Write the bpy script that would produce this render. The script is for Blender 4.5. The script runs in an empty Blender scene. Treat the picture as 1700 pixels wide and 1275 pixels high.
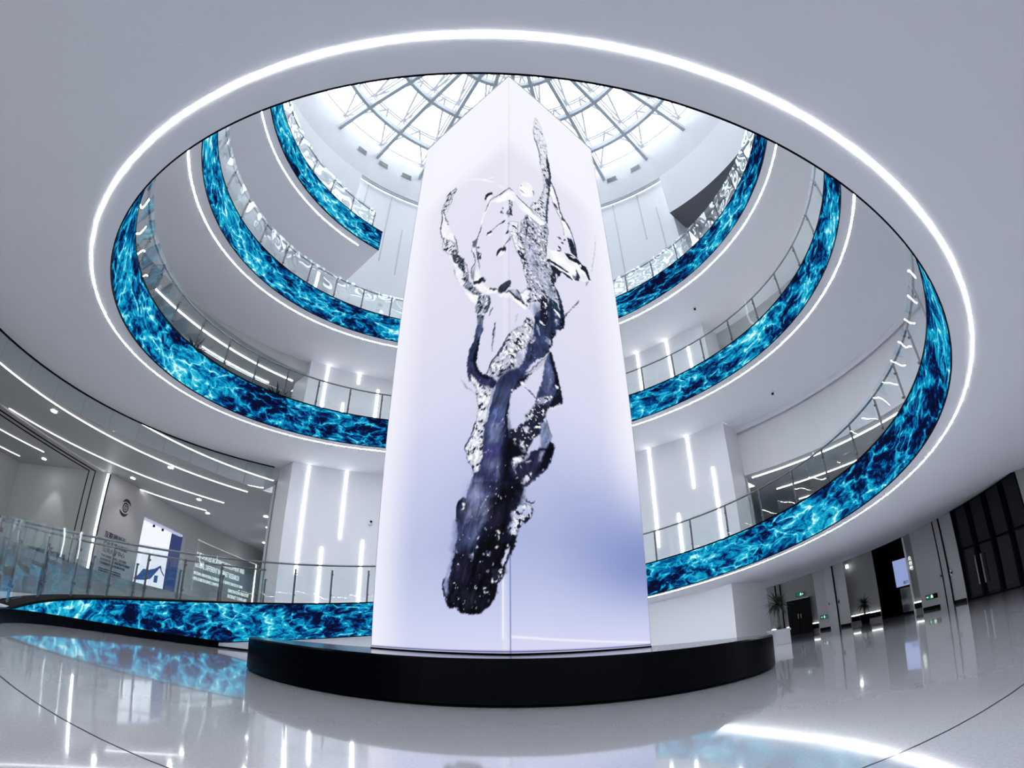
import bpy, math, random
import numpy as np
SKY = 4.6; EXPO = 0.0; LEDS = 76.0; LED2 = 8.0
FLOOR_A = (0.47, 0.47, 0.50, 1); FLOOR_B = (0.55, 0.55, 0.585, 1)
SCRS = 1.0; NXS, NZS = 240, 860
import bpy, math, random
import numpy as np
from mathutils import Vector, Matrix
random.seed(7); RNG = np.random.default_rng(7)
C = bpy.context.scene.collection
sc = bpy.context.scene
PI = math.pi

# ------------------------------------------------------------------ camera
cd = bpy.data.cameras.new('camera'); cam = bpy.data.objects.new('camera', cd); C.objects.link(cam)
RX, UP, FW = ((0.9999845, 0.0019155, -0.0052277), (0.0055063, -0.4791619, 0.8777093), (0.0008236, 0.8777245, 0.4791650))
EYE = 0.595
cam.matrix_world = Matrix(((RX[0], UP[0], -FW[0], 0), (RX[1], UP[1], -FW[1], 0), (RX[2], UP[2], -FW[2], EYE), (0, 0, 0, 1)))
cd.type = 'PANO'; cd.sensor_width = 36; cd.sensor_height = 27; cd.clip_end = 500
cy_ = cd
cy_.panorama_type = 'FISHEYE_LENS_POLYNOMIAL'; cy_.fisheye_fov = PI
cy_.fisheye_polynomial_k0 = 0.0
cy_.fisheye_polynomial_k1 = -0.0544405; cy_.fisheye_polynomial_k2 = -5.0404e-06
cy_.fisheye_polynomial_k3 = 5.73332e-06; cy_.fisheye_polynomial_k4 = -4.0457e-08
sc.camera = cam
# ------------------------------------------------------------------ world, exposure
w = bpy.data.worlds.new('overcast_sky'); sc.world = w; w.use_nodes = True
bg = w.node_tree.nodes['Background']; bg.inputs[0].default_value = (0.90, 0.95, 1.0, 1); bg.inputs[1].default_value = SKY
vs = sc.view_settings; vs.view_transform = 'Standard'; vs.look = 'None'; vs.gamma = 1.0; vs.exposure = EXPO; vs.use_curve_mapping = False
cy = sc.cycles; cy.use_denoising = True; cy.max_bounces = 8; cy.diffuse_bounces = 5; cy.glossy_bounces = 4; cy.transmission_bounces = 4; cy.transparent_max_bounces = 24
cy.caustics_reflective = False; cy.caustics_refractive = False; cy.sample_clamp_indirect = 6.0

# ------------------------------------------------------------------ geometry of the place
CX, CY, RW, HB = 0.18146, 9.80338, 7.91139, 1.05
EC, ES = 0.01468, 0.01583
UK = np.linspace(-0.35, 3.1, 9)
ZK = np.array([-2.4228, 0.3105, 3.1382, 5.5157, 8.3204, 9.4879, 11.8399, 14.9295, 15.1775])
_h = UK[1] - UK[0]; _A = np.eye(9); _b = np.zeros(9)
for _i in range(1, 8):
    _A[_i, _i - 1] = 1; _A[_i, _i] = 4; _A[_i, _i + 1] = 1; _b[_i] = 6 * (ZK[_i - 1] - 2 * ZK[_i] + ZK[_i + 1]) / _h ** 2
_M = np.linalg.solve(_A, _b)
def zh(u):
    """height of the ramp's lower edge after u turns (u = 0 left, .25 back, .5 right, .75 front)"""
    i = int(min(max((u - UK[0]) / _h, 0), 7)); t = u - UK[i]; s = UK[i] + _h - u
    return float((_M[i] * s ** 3 + _M[i + 1] * t ** 3) / (6 * _h) + (ZK[i] / _h - _M[i] * _h / 6) * s + (ZK[i + 1] / _h - _M[i + 1] * _h / 6) * t)
def rr(u):
    p = 2 * (PI - 2 * PI * u)
    return RW * (1 + EC * math.cos(p) + ES * math.sin(p))
def pol(u, r, z):
    p = PI - 2 * PI * u
    return (CX + r * math.cos(p), CY + r * math.sin(p), z)
def hx(u, dr=0.0, dz=0.0):
    return pol(u, rr(u) + dr, max(zh(u) + dz, 0.01 + 0.2 * max(dz, 0)))
def azp(deg, d, z=0.0):
    a = math.radians(deg); return (d * math.sin(a), d * math.cos(a), z)
def frange(a, b, n): return [a + (b - a) * i / n for i in range(n + 1)]

# ------------------------------------------------------------------ helpers
class MB:
    def __init__(s): s.v = []; s.f = []; s.uv = {}
    def grid(s, rows, flip=False, closed=False):
        b = len(s.v); n = len(rows[0])
        for r in rows: s.v += [tuple(p) for p in r]
        for i in range(len(rows) - 1):
            for j in range(n - 1 + (1 if closed else 0)):
                k = (j + 1) % n
                q = (b + i * n + j, b + i * n + k, b + (i + 1) * n + k, b + (i + 1) * n + j)
                s.f.append(q[::-1] if flip else q)
        return s
    def face(s, pts):
        b = len(s.v); s.v += [tuple(p) for p in pts]; s.f.append(tuple(range(b, b + len(pts)))); return s
    def box(s, c, sz, rz=0.0, ax=None):
        b = len(s.v); x, y, z = [q / 2 for q in sz]
        if ax is None:
            ca, sa = math.cos(rz), math.sin(rz); ax = ((ca, sa, 0), (-sa, ca, 0), (0, 0, 1))
        for dx, dy, dz in ((-1,-1,-1),(1,-1,-1),(1,1,-1),(-1,1,-1),(-1,-1,1),(1,-1,1),(1,1,1),(-1,1,1)):
            s.v.append(tuple(c[k] + dx * x * ax[0][k] + dy * y * ax[1][k] + dz * z * ax[2][k] for k in range(3)))
        s.f += [tuple(b + i for i in q) for q in ((0,3,2,1),(4,5,6,7),(0,1,5,4),(1,2,6,5),(2,3,7,6),(3,0,4,7))]
        return s
    def bar(s, a, b, w, h, up=(0, 0, 1)):
        a = Vector(a); b = Vector(b); d = (b - a); L = d.length
        if L < 1e-6: return s
        d.normalize(); u = Vector(up); x = d.cross(u)
        if x.length < 1e-4: x = d.cross(Vector((1, 0, 0)))
        x.normalize(); y = x.cross(d)
        return s.box(tuple((a + b) / 2), (w, L, h), ax=(tuple(x), tuple(d), tuple(y)))
    def prism(s, poly, z0, z1):
        n = len(poly); b = len(s.v)
        s.v += [(p[0], p[1], z0) for p in poly] + [(p[0], p[1], z1) for p in poly]
        s.f.append(tuple(b + i for i in range(n))[::-1]); s.f.append(tuple(b + n + i for i in range(n)))
        for i in range(n):
            j = (i + 1) % n; s.f.append((b + i, b + j, b + n + j, b + n + i))
        return s
    def tube(s, pts, r, k=8, cap=True, r1=None):
        pts = [Vector(p) for p in pts]; rows = []; n = len(pts)
        for i, p in enumerate(pts):
            d = (pts[min(i + 1, n - 1)] - pts[max(i - 1, 0)]).normalized()
            x = d.cross(Vector((0, 0, 1)))
            if x.length < 1e-3: x = d.cross(Vector((0, 1, 0)))
            x.normalize(); y = d.cross(x)
            q = r if r1 is None else r + (r1 - r) * i / (n - 1)
            rows.append([p + x * q * math.cos(2 * PI * j / k) + y * q * math.sin(2 * PI * j / k) for j in range(k)])
        b = len(s.v); s.grid(rows, closed=True)
        if cap:
            s.f.append(tuple(b + j for j in range(k))); s.f.append(tuple(b + (n - 1) * k + j for j in range(k))[::-1])
        return s
    def lathe(s, prof, c, k=24):
        rows = [[(c[0] + r * math.cos(2 * PI * j / k), c[1] + r * math.sin(2 * PI * j / k), c[2] + z) for j in range(k)] for r, z in prof]
        return s.grid(rows, closed=True)
    def mesh(s, name, mat, smooth=False, uv=None):
        m = bpy.data.meshes.new(name); m.from_pydata(s.v, [], s.f)
        if mat: m.materials.append(mat)
        if smooth: m.polygons.foreach_set('use_smooth', [True] * len(m.polygons))
        if uv is not None:
            l = m.uv_layers.new(name='UVMap'); co = np.array(uv, np.float32)
            idx = np.empty(len(m.loops), np.int32); m.loops.foreach_get('vertex_index', idx)
            l.data.foreach_set('uv', co[idx].ravel())
        m.update(); return m
def link(name, mesh, parent=None, mw=None):
    o = bpy.data.objects.new(name, mesh); C.objects.link(o)
    if mw is not None: o.matrix_world = mw
    if parent is not None: attach(o, parent)
    return o
WORLD = {}
def attach(o, parent):
    o.parent = parent
    o.matrix_parent_inverse = WORLD.get(parent.name, Matrix.Identity(4)).inverted()
def obj(name, mb, mat, parent=None, smooth=False, uv=None, label=None):
    o = link(name, mb.mesh(name, mat, smooth, uv), parent)
    if label: o['label'] = label
    return o
def thing(name, label, cat, loc=(0, 0, 0), group=None):
    o = bpy.data.objects.new(name, None); C.objects.link(o); o.location = loc; o.empty_display_size = 0.2
    WORLD[o.name] = Matrix.Translation(loc)
    return tag(o, label, cat, group)
def tag(o, label, cat, group=None):
    o['label'] = label; o['category'] = cat
    if group: o['group'] = group
    return o
def struct(name, mb, mat, parent=None, smooth=False, uv=None):
    o = obj(name, mb, mat, parent, smooth, uv); o['kind'] = 'structure'; return o

# ------------------------------------------------------------------ materials
def lin(r, g, b):
    f = lambda c: (c / 255) / 12.92 if c / 255 <= 0.04045 else ((c / 255 + 0.055) / 1.055) ** 2.4
    return (f(r), f(g), f(b), 1)
def mat(name, col, rough=0.5, metal=0.0, spec=0.5, emit=None, es=0.0, noise=0.0, nscale=8.0, coat=0.0, bump=0.0):
    m = bpy.data.materials.new(name); m.use_nodes = True; nt = m.node_tree; p = nt.nodes['Principled BSDF']
    p.inputs['Base Color'].default_value = col; p.inputs['Roughness'].default_value = rough; p.inputs['Metallic'].default_value = metal
    p.inputs['Specular IOR Level'].default_value = spec; p.inputs['Coat Weight'].default_value = coat
    if emit: p.inputs['Emission Color'].default_value = emit; p.inputs['Emission Strength'].default_value = es
    if noise or bump:
        tc = nt.nodes.new('ShaderNodeTexCoord'); nz = nt.nodes.new('ShaderNodeTexNoise')
        nz.inputs['Scale'].default_value = nscale; nz.inputs['Detail'].default_value = 4
        nt.links.new(tc.outputs['Object'], nz.inputs['Vector'])
    if noise:
        mx = nt.nodes.new('ShaderNodeMix'); mx.data_type = 'RGBA'; mx.blend_type = 'MULTIPLY'; mx.inputs[0].default_value = 1.0
        rp = nt.nodes.new('ShaderNodeMapRange'); rp.inputs[3].default_value = 1 - noise; rp.inputs[4].default_value = 1.0
        nt.links.new(nz.outputs['Fac'], rp.inputs[0])
        cb = nt.nodes.new('ShaderNodeCombineColor')
        for k in range(3): nt.links.new(rp.outputs[0], cb.inputs[k])
        mx.inputs[6].default_value = col; nt.links.new(cb.outputs[0], mx.inputs[7])
        nt.links.new(mx.outputs[2], p.inputs['Base Color'])
    if bump:
        bp = nt.nodes.new('ShaderNodeBump'); bp.inputs['Strength'].default_value = bump; bp.inputs['Distance'].default_value = 0.02
        nt.links.new(nz.outputs['Fac'], bp.inputs['Height']); nt.links.new(bp.outputs[0], p.inputs['Normal'])
    return m
def emis(name, col, s):
    m = bpy.data.materials.new(name); m.use_nodes = True; nt = m.node_tree
    nt.nodes.remove(nt.nodes['Principled BSDF']); e = nt.nodes.new('ShaderNodeEmission')
    e.inputs[0].default_value = col; e.inputs[1].default_value = s
    nt.links.new(e.outputs[0], nt.nodes['Material Output'].inputs[0]); return m
def glass(name, tint, wave=0.0, wscale=1.5, refl=0.05):
    m = bpy.data.materials.new(name); m.use_nodes = True; nt = m.node_tree
    nt.nodes.remove(nt.nodes['Principled BSDF'])
    t = nt.nodes.new('ShaderNodeBsdfTransparent'); t.inputs[0].default_value = tint
    g = nt.nodes.new('ShaderNodeBsdfGlossy'); g.inputs['Roughness'].default_value = 0.0; g.inputs[0].default_value = (0.95, 0.98, 1, 1)
    lw = nt.nodes.new('ShaderNodeLayerWeight'); lw.inputs[0].default_value = 0.5
    pw = nt.nodes.new('ShaderNodeMath'); pw.operation = 'POWER'; pw.inputs[1].default_value = 4.0; nt.links.new(lw.outputs['Facing'], pw.inputs[0])
    fr = nt.nodes.new('ShaderNodeMath'); fr.operation = 'MULTIPLY_ADD'; fr.inputs[1].default_value = 0.75; fr.inputs[2].default_value = refl; nt.links.new(pw.outputs[0], fr.inputs[0])
    mx = nt.nodes.new('ShaderNodeMixShader')
    nt.links.new(fr.outputs[0], mx.inputs[0]); nt.links.new(t.outputs[0], mx.inputs[1]); nt.links.new(g.outputs[0], mx.inputs[2])
    nt.links.new(mx.outputs[0], nt.nodes['Material Output'].inputs[0])
    if wave:
        tc = nt.nodes.new('ShaderNodeTexCoord'); nz = nt.nodes.new('ShaderNodeTexNoise'); nz.inputs['Scale'].default_value = wscale; nz.inputs['Detail'].default_value = 1
        nt.links.new(tc.outputs['Object'], nz.inputs['Vector'])
        bp = nt.nodes.new('ShaderNodeBump'); bp.inputs['Strength'].default_value = 1.0; bp.inputs['Distance'].default_value = wave
        nt.links.new(nz.outputs['Fac'], bp.inputs['Height']); nt.links.new(bp.outputs[0], g.inputs['Normal'])
    return m
def ceiling_mat():
    # matt paint with tiny white flecks, their glitter put in as emission
    m = mat('glow_speckled_ceiling_paint', (0.89, 0.89, 0.92, 1), 0.75, spec=0.2); nt = m.node_tree; p = nt.nodes['Principled BSDF']
    tc = nt.nodes.new('ShaderNodeTexCoord'); vo = nt.nodes.new('ShaderNodeTexVoronoi'); vo.inputs['Scale'].default_value = 4.5
    nt.links.new(tc.outputs['Object'], vo.inputs['Vector'])
    nz = nt.nodes.new('ShaderNodeTexNoise'); nz.inputs['Scale'].default_value = 0.35; nt.links.new(tc.outputs['Object'], nz.inputs['Vector'])
    th = nt.nodes.new('ShaderNodeMapRange'); th.inputs[1].default_value = 0.4; th.inputs[2].default_value = 0.7; th.inputs[3].default_value = 0.022; th.inputs[4].default_value = 0.062
    nt.links.new(nz.outputs['Fac'], th.inputs[0])
    lt = nt.nodes.new('ShaderNodeMath'); lt.operation = 'LESS_THAN'; nt.links.new(vo.outputs['Distance'], lt.inputs[0]); nt.links.new(th.outputs[0], lt.inputs[1])
    sp = nt.nodes.new('ShaderNodeSeparateColor'); nt.links.new(vo.outputs['Color'], sp.inputs[0])
    ml = nt.nodes.new('ShaderNodeMath'); ml.operation = 'MULTIPLY'; nt.links.new(lt.outputs[0], ml.inputs[0]); nt.links.new(sp.outputs[0], ml.inputs[1])
    mx = nt.nodes.new('ShaderNodeMix'); mx.data_type = 'RGBA'; mx.inputs[6].default_value = (0.89, 0.89, 0.92, 1); mx.inputs[7].default_value = (1, 1, 1, 1)
    nt.links.new(ml.outputs[0], mx.inputs[0]); nt.links.new(mx.outputs[2], p.inputs['Base Color'])
    p.inputs['Emission Color'].default_value = (1, 1, 1, 1)
    e2 = nt.nodes.new('ShaderNodeMath'); e2.operation = 'MULTIPLY'; e2.inputs[1].default_value = 0.9; nt.links.new(ml.outputs[0], e2.inputs[0]); nt.links.new(e2.outputs[0], p.inputs['Emission Strength'])
    return m
def water_mat():
    # what the LED ribbons show: a web of cyan light over deep blue water
    m = bpy.data.materials.new('led_water_picture'); m.use_nodes = True; nt = m.node_tree; N = nt.nodes; L = nt.links
    N.remove(N['Principled BSDF'])
    def val(q, k, x):
        if isinstance(x, (int, float)): q.inputs[k].default_value = x
        else: L.new(x, q.inputs[k])
    def op(o, a, b, c=None, clamp=False):
        q = N.new('ShaderNodeMath'); q.operation = o; q.use_clamp = clamp; val(q, 0, a); val(q, 1, b)
        if c is not None: val(q, 2, c)
        return q.outputs[0]
    def noise(v, s, d, r=0.5, out='Fac'):
        q = N.new('ShaderNodeTexNoise'); q.inputs['Scale'].default_value = s; q.inputs['Detail'].default_value = d; q.inputs['Roughness'].default_value = r; L.new(v, q.inputs['Vector']); return q.outputs[out]
    uv = N.new('ShaderNodeUVMap'); mp = N.new('ShaderNodeMapping'); mp.inputs['Scale'].default_value = (0.50, 1.0, 1); L.new(uv.outputs[0], mp.inputs[0])
    def warp(v, s, amt, d=2):
        q = N.new('ShaderNodeVectorMath'); q.operation = 'MULTIPLY_ADD'; q.inputs[1].default_value = (amt, amt, 0); L.new(noise(v, s, d, 0.55, 'Color'), q.inputs[0]); L.new(v, q.inputs[2]); return q.outputs[0]
    w1 = warp(mp.outputs[0], 1.3, 0.55, 3); w2 = warp(w1, 5.0, 0.16, 3)
    vo = N.new('ShaderNodeTexVoronoi'); vo.feature = 'DISTANCE_TO_EDGE'; vo.inputs['Scale'].default_value = 2.1; L.new(w2, vo.inputs['Vector'])
    web = op('POWER', op('MULTIPLY_ADD', vo.outputs['Distance'], -3.2, 1.0, True), 1.6)
    v2 = N.new('ShaderNodeTexVoronoi'); v2.feature = 'DISTANCE_TO_EDGE'; v2.inputs['Scale'].default_value = 5.5; L.new(w2, v2.inputs['Vector'])
    web2 = op('POWER', op('MULTIPLY_ADD', v2.outputs['Distance'], -3.6, 1.0, True), 2.2)
    fine = noise(w2, 9.0, 5, 0.7)
    big = noise(mp.outputs[0], 0.75, 2, 0.5)
    s = op('MULTIPLY_ADD', web, 0.26, op('MULTIPLY', op('SUBTRACT', fine, 0.42), 1.75))
    s = op('MULTIPLY_ADD', web2, 0.10, s)
    s = op('ADD', s, op('MULTIPLY', op('SUBTRACT', big, 0.475), 1.5))
    s = op('MULTIPLY_ADD', op('POWER', op('MULTIPLY', web, web2), 1.3), 0.42, s)
    cr = N.new('ShaderNodeValToRGB'); e = cr.color_ramp.elements
    e[0].position = 0.02; e[0].color = lin(10, 15, 44); e[1].position = 1.0; e[1].color = lin(215, 252, 255)
    for p, c in ((0.17, lin(8, 22, 66)), (0.28, lin(6, 52, 112)), (0.40, lin(6, 104, 162)), (0.56, lin(16, 156, 198)), (0.76, lin(44, 192, 222)), (0.90, lin(130, 228, 246))):
        x = cr.color_ramp.elements.new(p); x.color = c
    L.new(s, cr.inputs[0]); em = N.new('ShaderNodeEmission'); em.inputs[1].default_value = 1.0
    L.new(cr.outputs[0], em.inputs[0]); L.new(em.outputs[0], N['Material Output'].inputs[0]); return m
def floor_mat():
    m = mat('polished_terrazzo', (0.62, 0.62, 0.65, 1), 0.075, spec=0.8, coat=0.6); nt = m.node_tree; p = nt.nodes['Principled BSDF']
    tc = nt.nodes.new('ShaderNodeTexCoord'); nz = nt.nodes.new('ShaderNodeTexNoise'); nz.inputs['Scale'].default_value = 60; nz.inputs['Detail'].default_value = 3
    nt.links.new(tc.outputs['Object'], nz.inputs['Vector'])
    cr = nt.nodes.new('ShaderNodeValToRGB'); cr.color_ramp.elements[0].position = 0.3; cr.color_ramp.elements[0].color = FLOOR_A; cr.color_ramp.elements[1].position = 0.7; cr.color_ramp.elements[1].color = FLOOR_B
    nt.links.new(nz.outputs['Fac'], cr.inputs[0]); nt.links.new(cr.outputs[0], p.inputs['Base Color'])
    n2 = nt.nodes.new('ShaderNodeTexNoise'); n2.inputs['Scale'].default_value = 1.2; n2.inputs['Detail'].default_value = 2; nt.links.new(tc.outputs['Object'], n2.inputs['Vector'])
    bp = nt.nodes.new('ShaderNodeBump'); bp.inputs['Strength'].default_value = 0.07; bp.inputs['Distance'].default_value = 0.01
    nt.links.new(n2.outputs['Fac'], bp.inputs['Height']); nt.links.new(bp.outputs[0], p.inputs['Normal'])
    return m
# ------------------------------------------------------------------ the picture on the tower's two front screens, painted per mesh point
def smooth(a, b, x):
    t = np.clip((x - a) / (b - a), 0, 1); return t * t * (3 - 2 * t)
def srgb(c): c = np.asarray(c, float) / 255; return np.where(c <= 0.04045, c / 12.92, ((c + 0.055) / 1.055) ** 2.4)
def paint_bg(s, h):
    """s: metres from the front edge (left negative), h: 0 foot .. 1 top"""
    a = np.abs(s) / 3.511; L = s < 0
    H = [0.0, 0.02, 0.05, 0.09, 0.125, 0.19, 0.24, 0.30, 0.42, 0.55, 0.73, 0.785, 1.0]
    V = np.array([(216, 217, 245), (210, 213, 243), (196, 203, 237), (180, 189, 227), (173, 183, 222), (186, 194, 229), (202, 206, 236), (216, 217, 241), (224, 223, 242), (227, 226, 243), (231, 230, 245), (245, 245, 254), (247, 247, 255)], float)
    col = np.stack([np.interp(h, H, V[:, k]) for k in range(3)], -1)
    def over(c, k): nonlocal col; col = col * (1 - k[..., None]) + np.array(c, float) * k[..., None]
    over([206, 212, 240], np.where(L, 1.0, 0.0) * smooth(0.1, 0.7, a) * 0.45 * smooth(0.3, 0.2, h))
    over([128, 142, 197], np.where(L, 0.0, 1.0) * smooth(0.15, 1.0, a) * np.exp(-((h - 0.118) / 0.05) ** 2) * 0.95)
    over([150, 162, 212], np.where(L, 0.0, 1.0) * smooth(0.05, 0.5, a) * np.exp(-((h - 0.15) / 0.06) ** 2) * 0.35)
    over([245, 245, 254], smooth(0.62, 1.0, a) * 0.85 * np.where(L, 1.0, smooth(0.14, 0.3, h)))
    over([246, 246, 255], np.exp(-((s + 0.14) / 0.018) ** 2) * smooth(0.16, 0.14, h) * smooth(0.014, 0.018, h) * 0.9)
    over([246, 246, 255], np.where(L, 0.0, 1.0) * np.exp(-((h - (0.0185 - 0.012 * a)) / 0.0012) ** 2) * 0.9)
    over([252, 252, 255], np.exp(-((s + 0.10) / 0.06) ** 2) * 0.22)
    over([96, 106, 160], np.exp(-(s / 0.010) ** 2) * (0.15 + 0.75 * smooth(0.3, 0.15, h)))
    over([70, 80, 130], np.exp(-((h - 0.0035) / 0.0009) ** 2))
    return col
def SCREENS():
    m = bpy.data.materials.new('screen_picture'); m.use_nodes = True; nt = m.node_tree
    nt.nodes.remove(nt.nodes['Principled BSDF']); at = nt.nodes.new('ShaderNodeAttribute'); at.attribute_name = 'picture'
    em = nt.nodes.new('ShaderNodeEmission'); em.inputs[1].default_value = SCRS
    nt.links.new(at.outputs['Color'], em.inputs[0]); nt.links.new(em.outputs[0], nt.nodes['Material Output'].inputs[0])
    for k, (c0, c1) in enumerate(((corner(-1), corner(0)), (corner(0), corner(1)), (corner(1), corner(2)), (corner(2), corner(3)))):
        front = k < 2
        nx, nz = (NXS, NZS) if front else (8, 24)
        tx = np.linspace(0, 1, nx + 1); tz = np.linspace(0, 1, nz + 1)
        X, Z = np.meshgrid(tx, tz)
        P = np.stack([c0[0] + (c1[0] - c0[0]) * X, c0[1] + (c1[1] - c0[1]) * X, PH + 0.004 + (CTOP - PH - 0.004) * Z], -1)
        s = (X - 1) * 3.511 if k == 0 else X * 3.511
        col = paint_bg(s, Z)
        if front: col = paint_splash(s, Z, col)
        i = np.arange(nz)[:, None] * (nx + 1) + np.arange(nx)[None]
        f = np.stack([i, i + 1, i + nx + 2, i + nx + 1], -1).reshape(-1, 4)
        me = bpy.data.meshes.new('screen'); n = (nx + 1) * (nz + 1)
        me.vertices.add(n); me.vertices.foreach_set('co', P.astype(np.float32).ravel())
        me.loops.add(f.size); me.loops.foreach_set('vertex_index', f.astype(np.int32).ravel())
        me.polygons.add(len(f)); me.polygons.foreach_set('loop_start', np.arange(0, f.size, 4, dtype=np.int32)); me.polygons.foreach_set('loop_total', np.full(len(f), 4, np.int32))
        a = me.attributes.new('picture', 'FLOAT_COLOR', 'POINT'); c4 = np.ones((n, 4), np.float32); c4[:, :3] = srgb(col).reshape(-1, 3)
        a.data.foreach_set('color', c4.ravel()); me.materials.append(m); me.update(); me.validate()
        o = link('screen', me, TOW); o['label'] = ('left front screen with the foot of the dark splash', 'right front screen, deeper lilac near its foot', 'rear right screen', 'rear left screen')[k]
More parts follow.
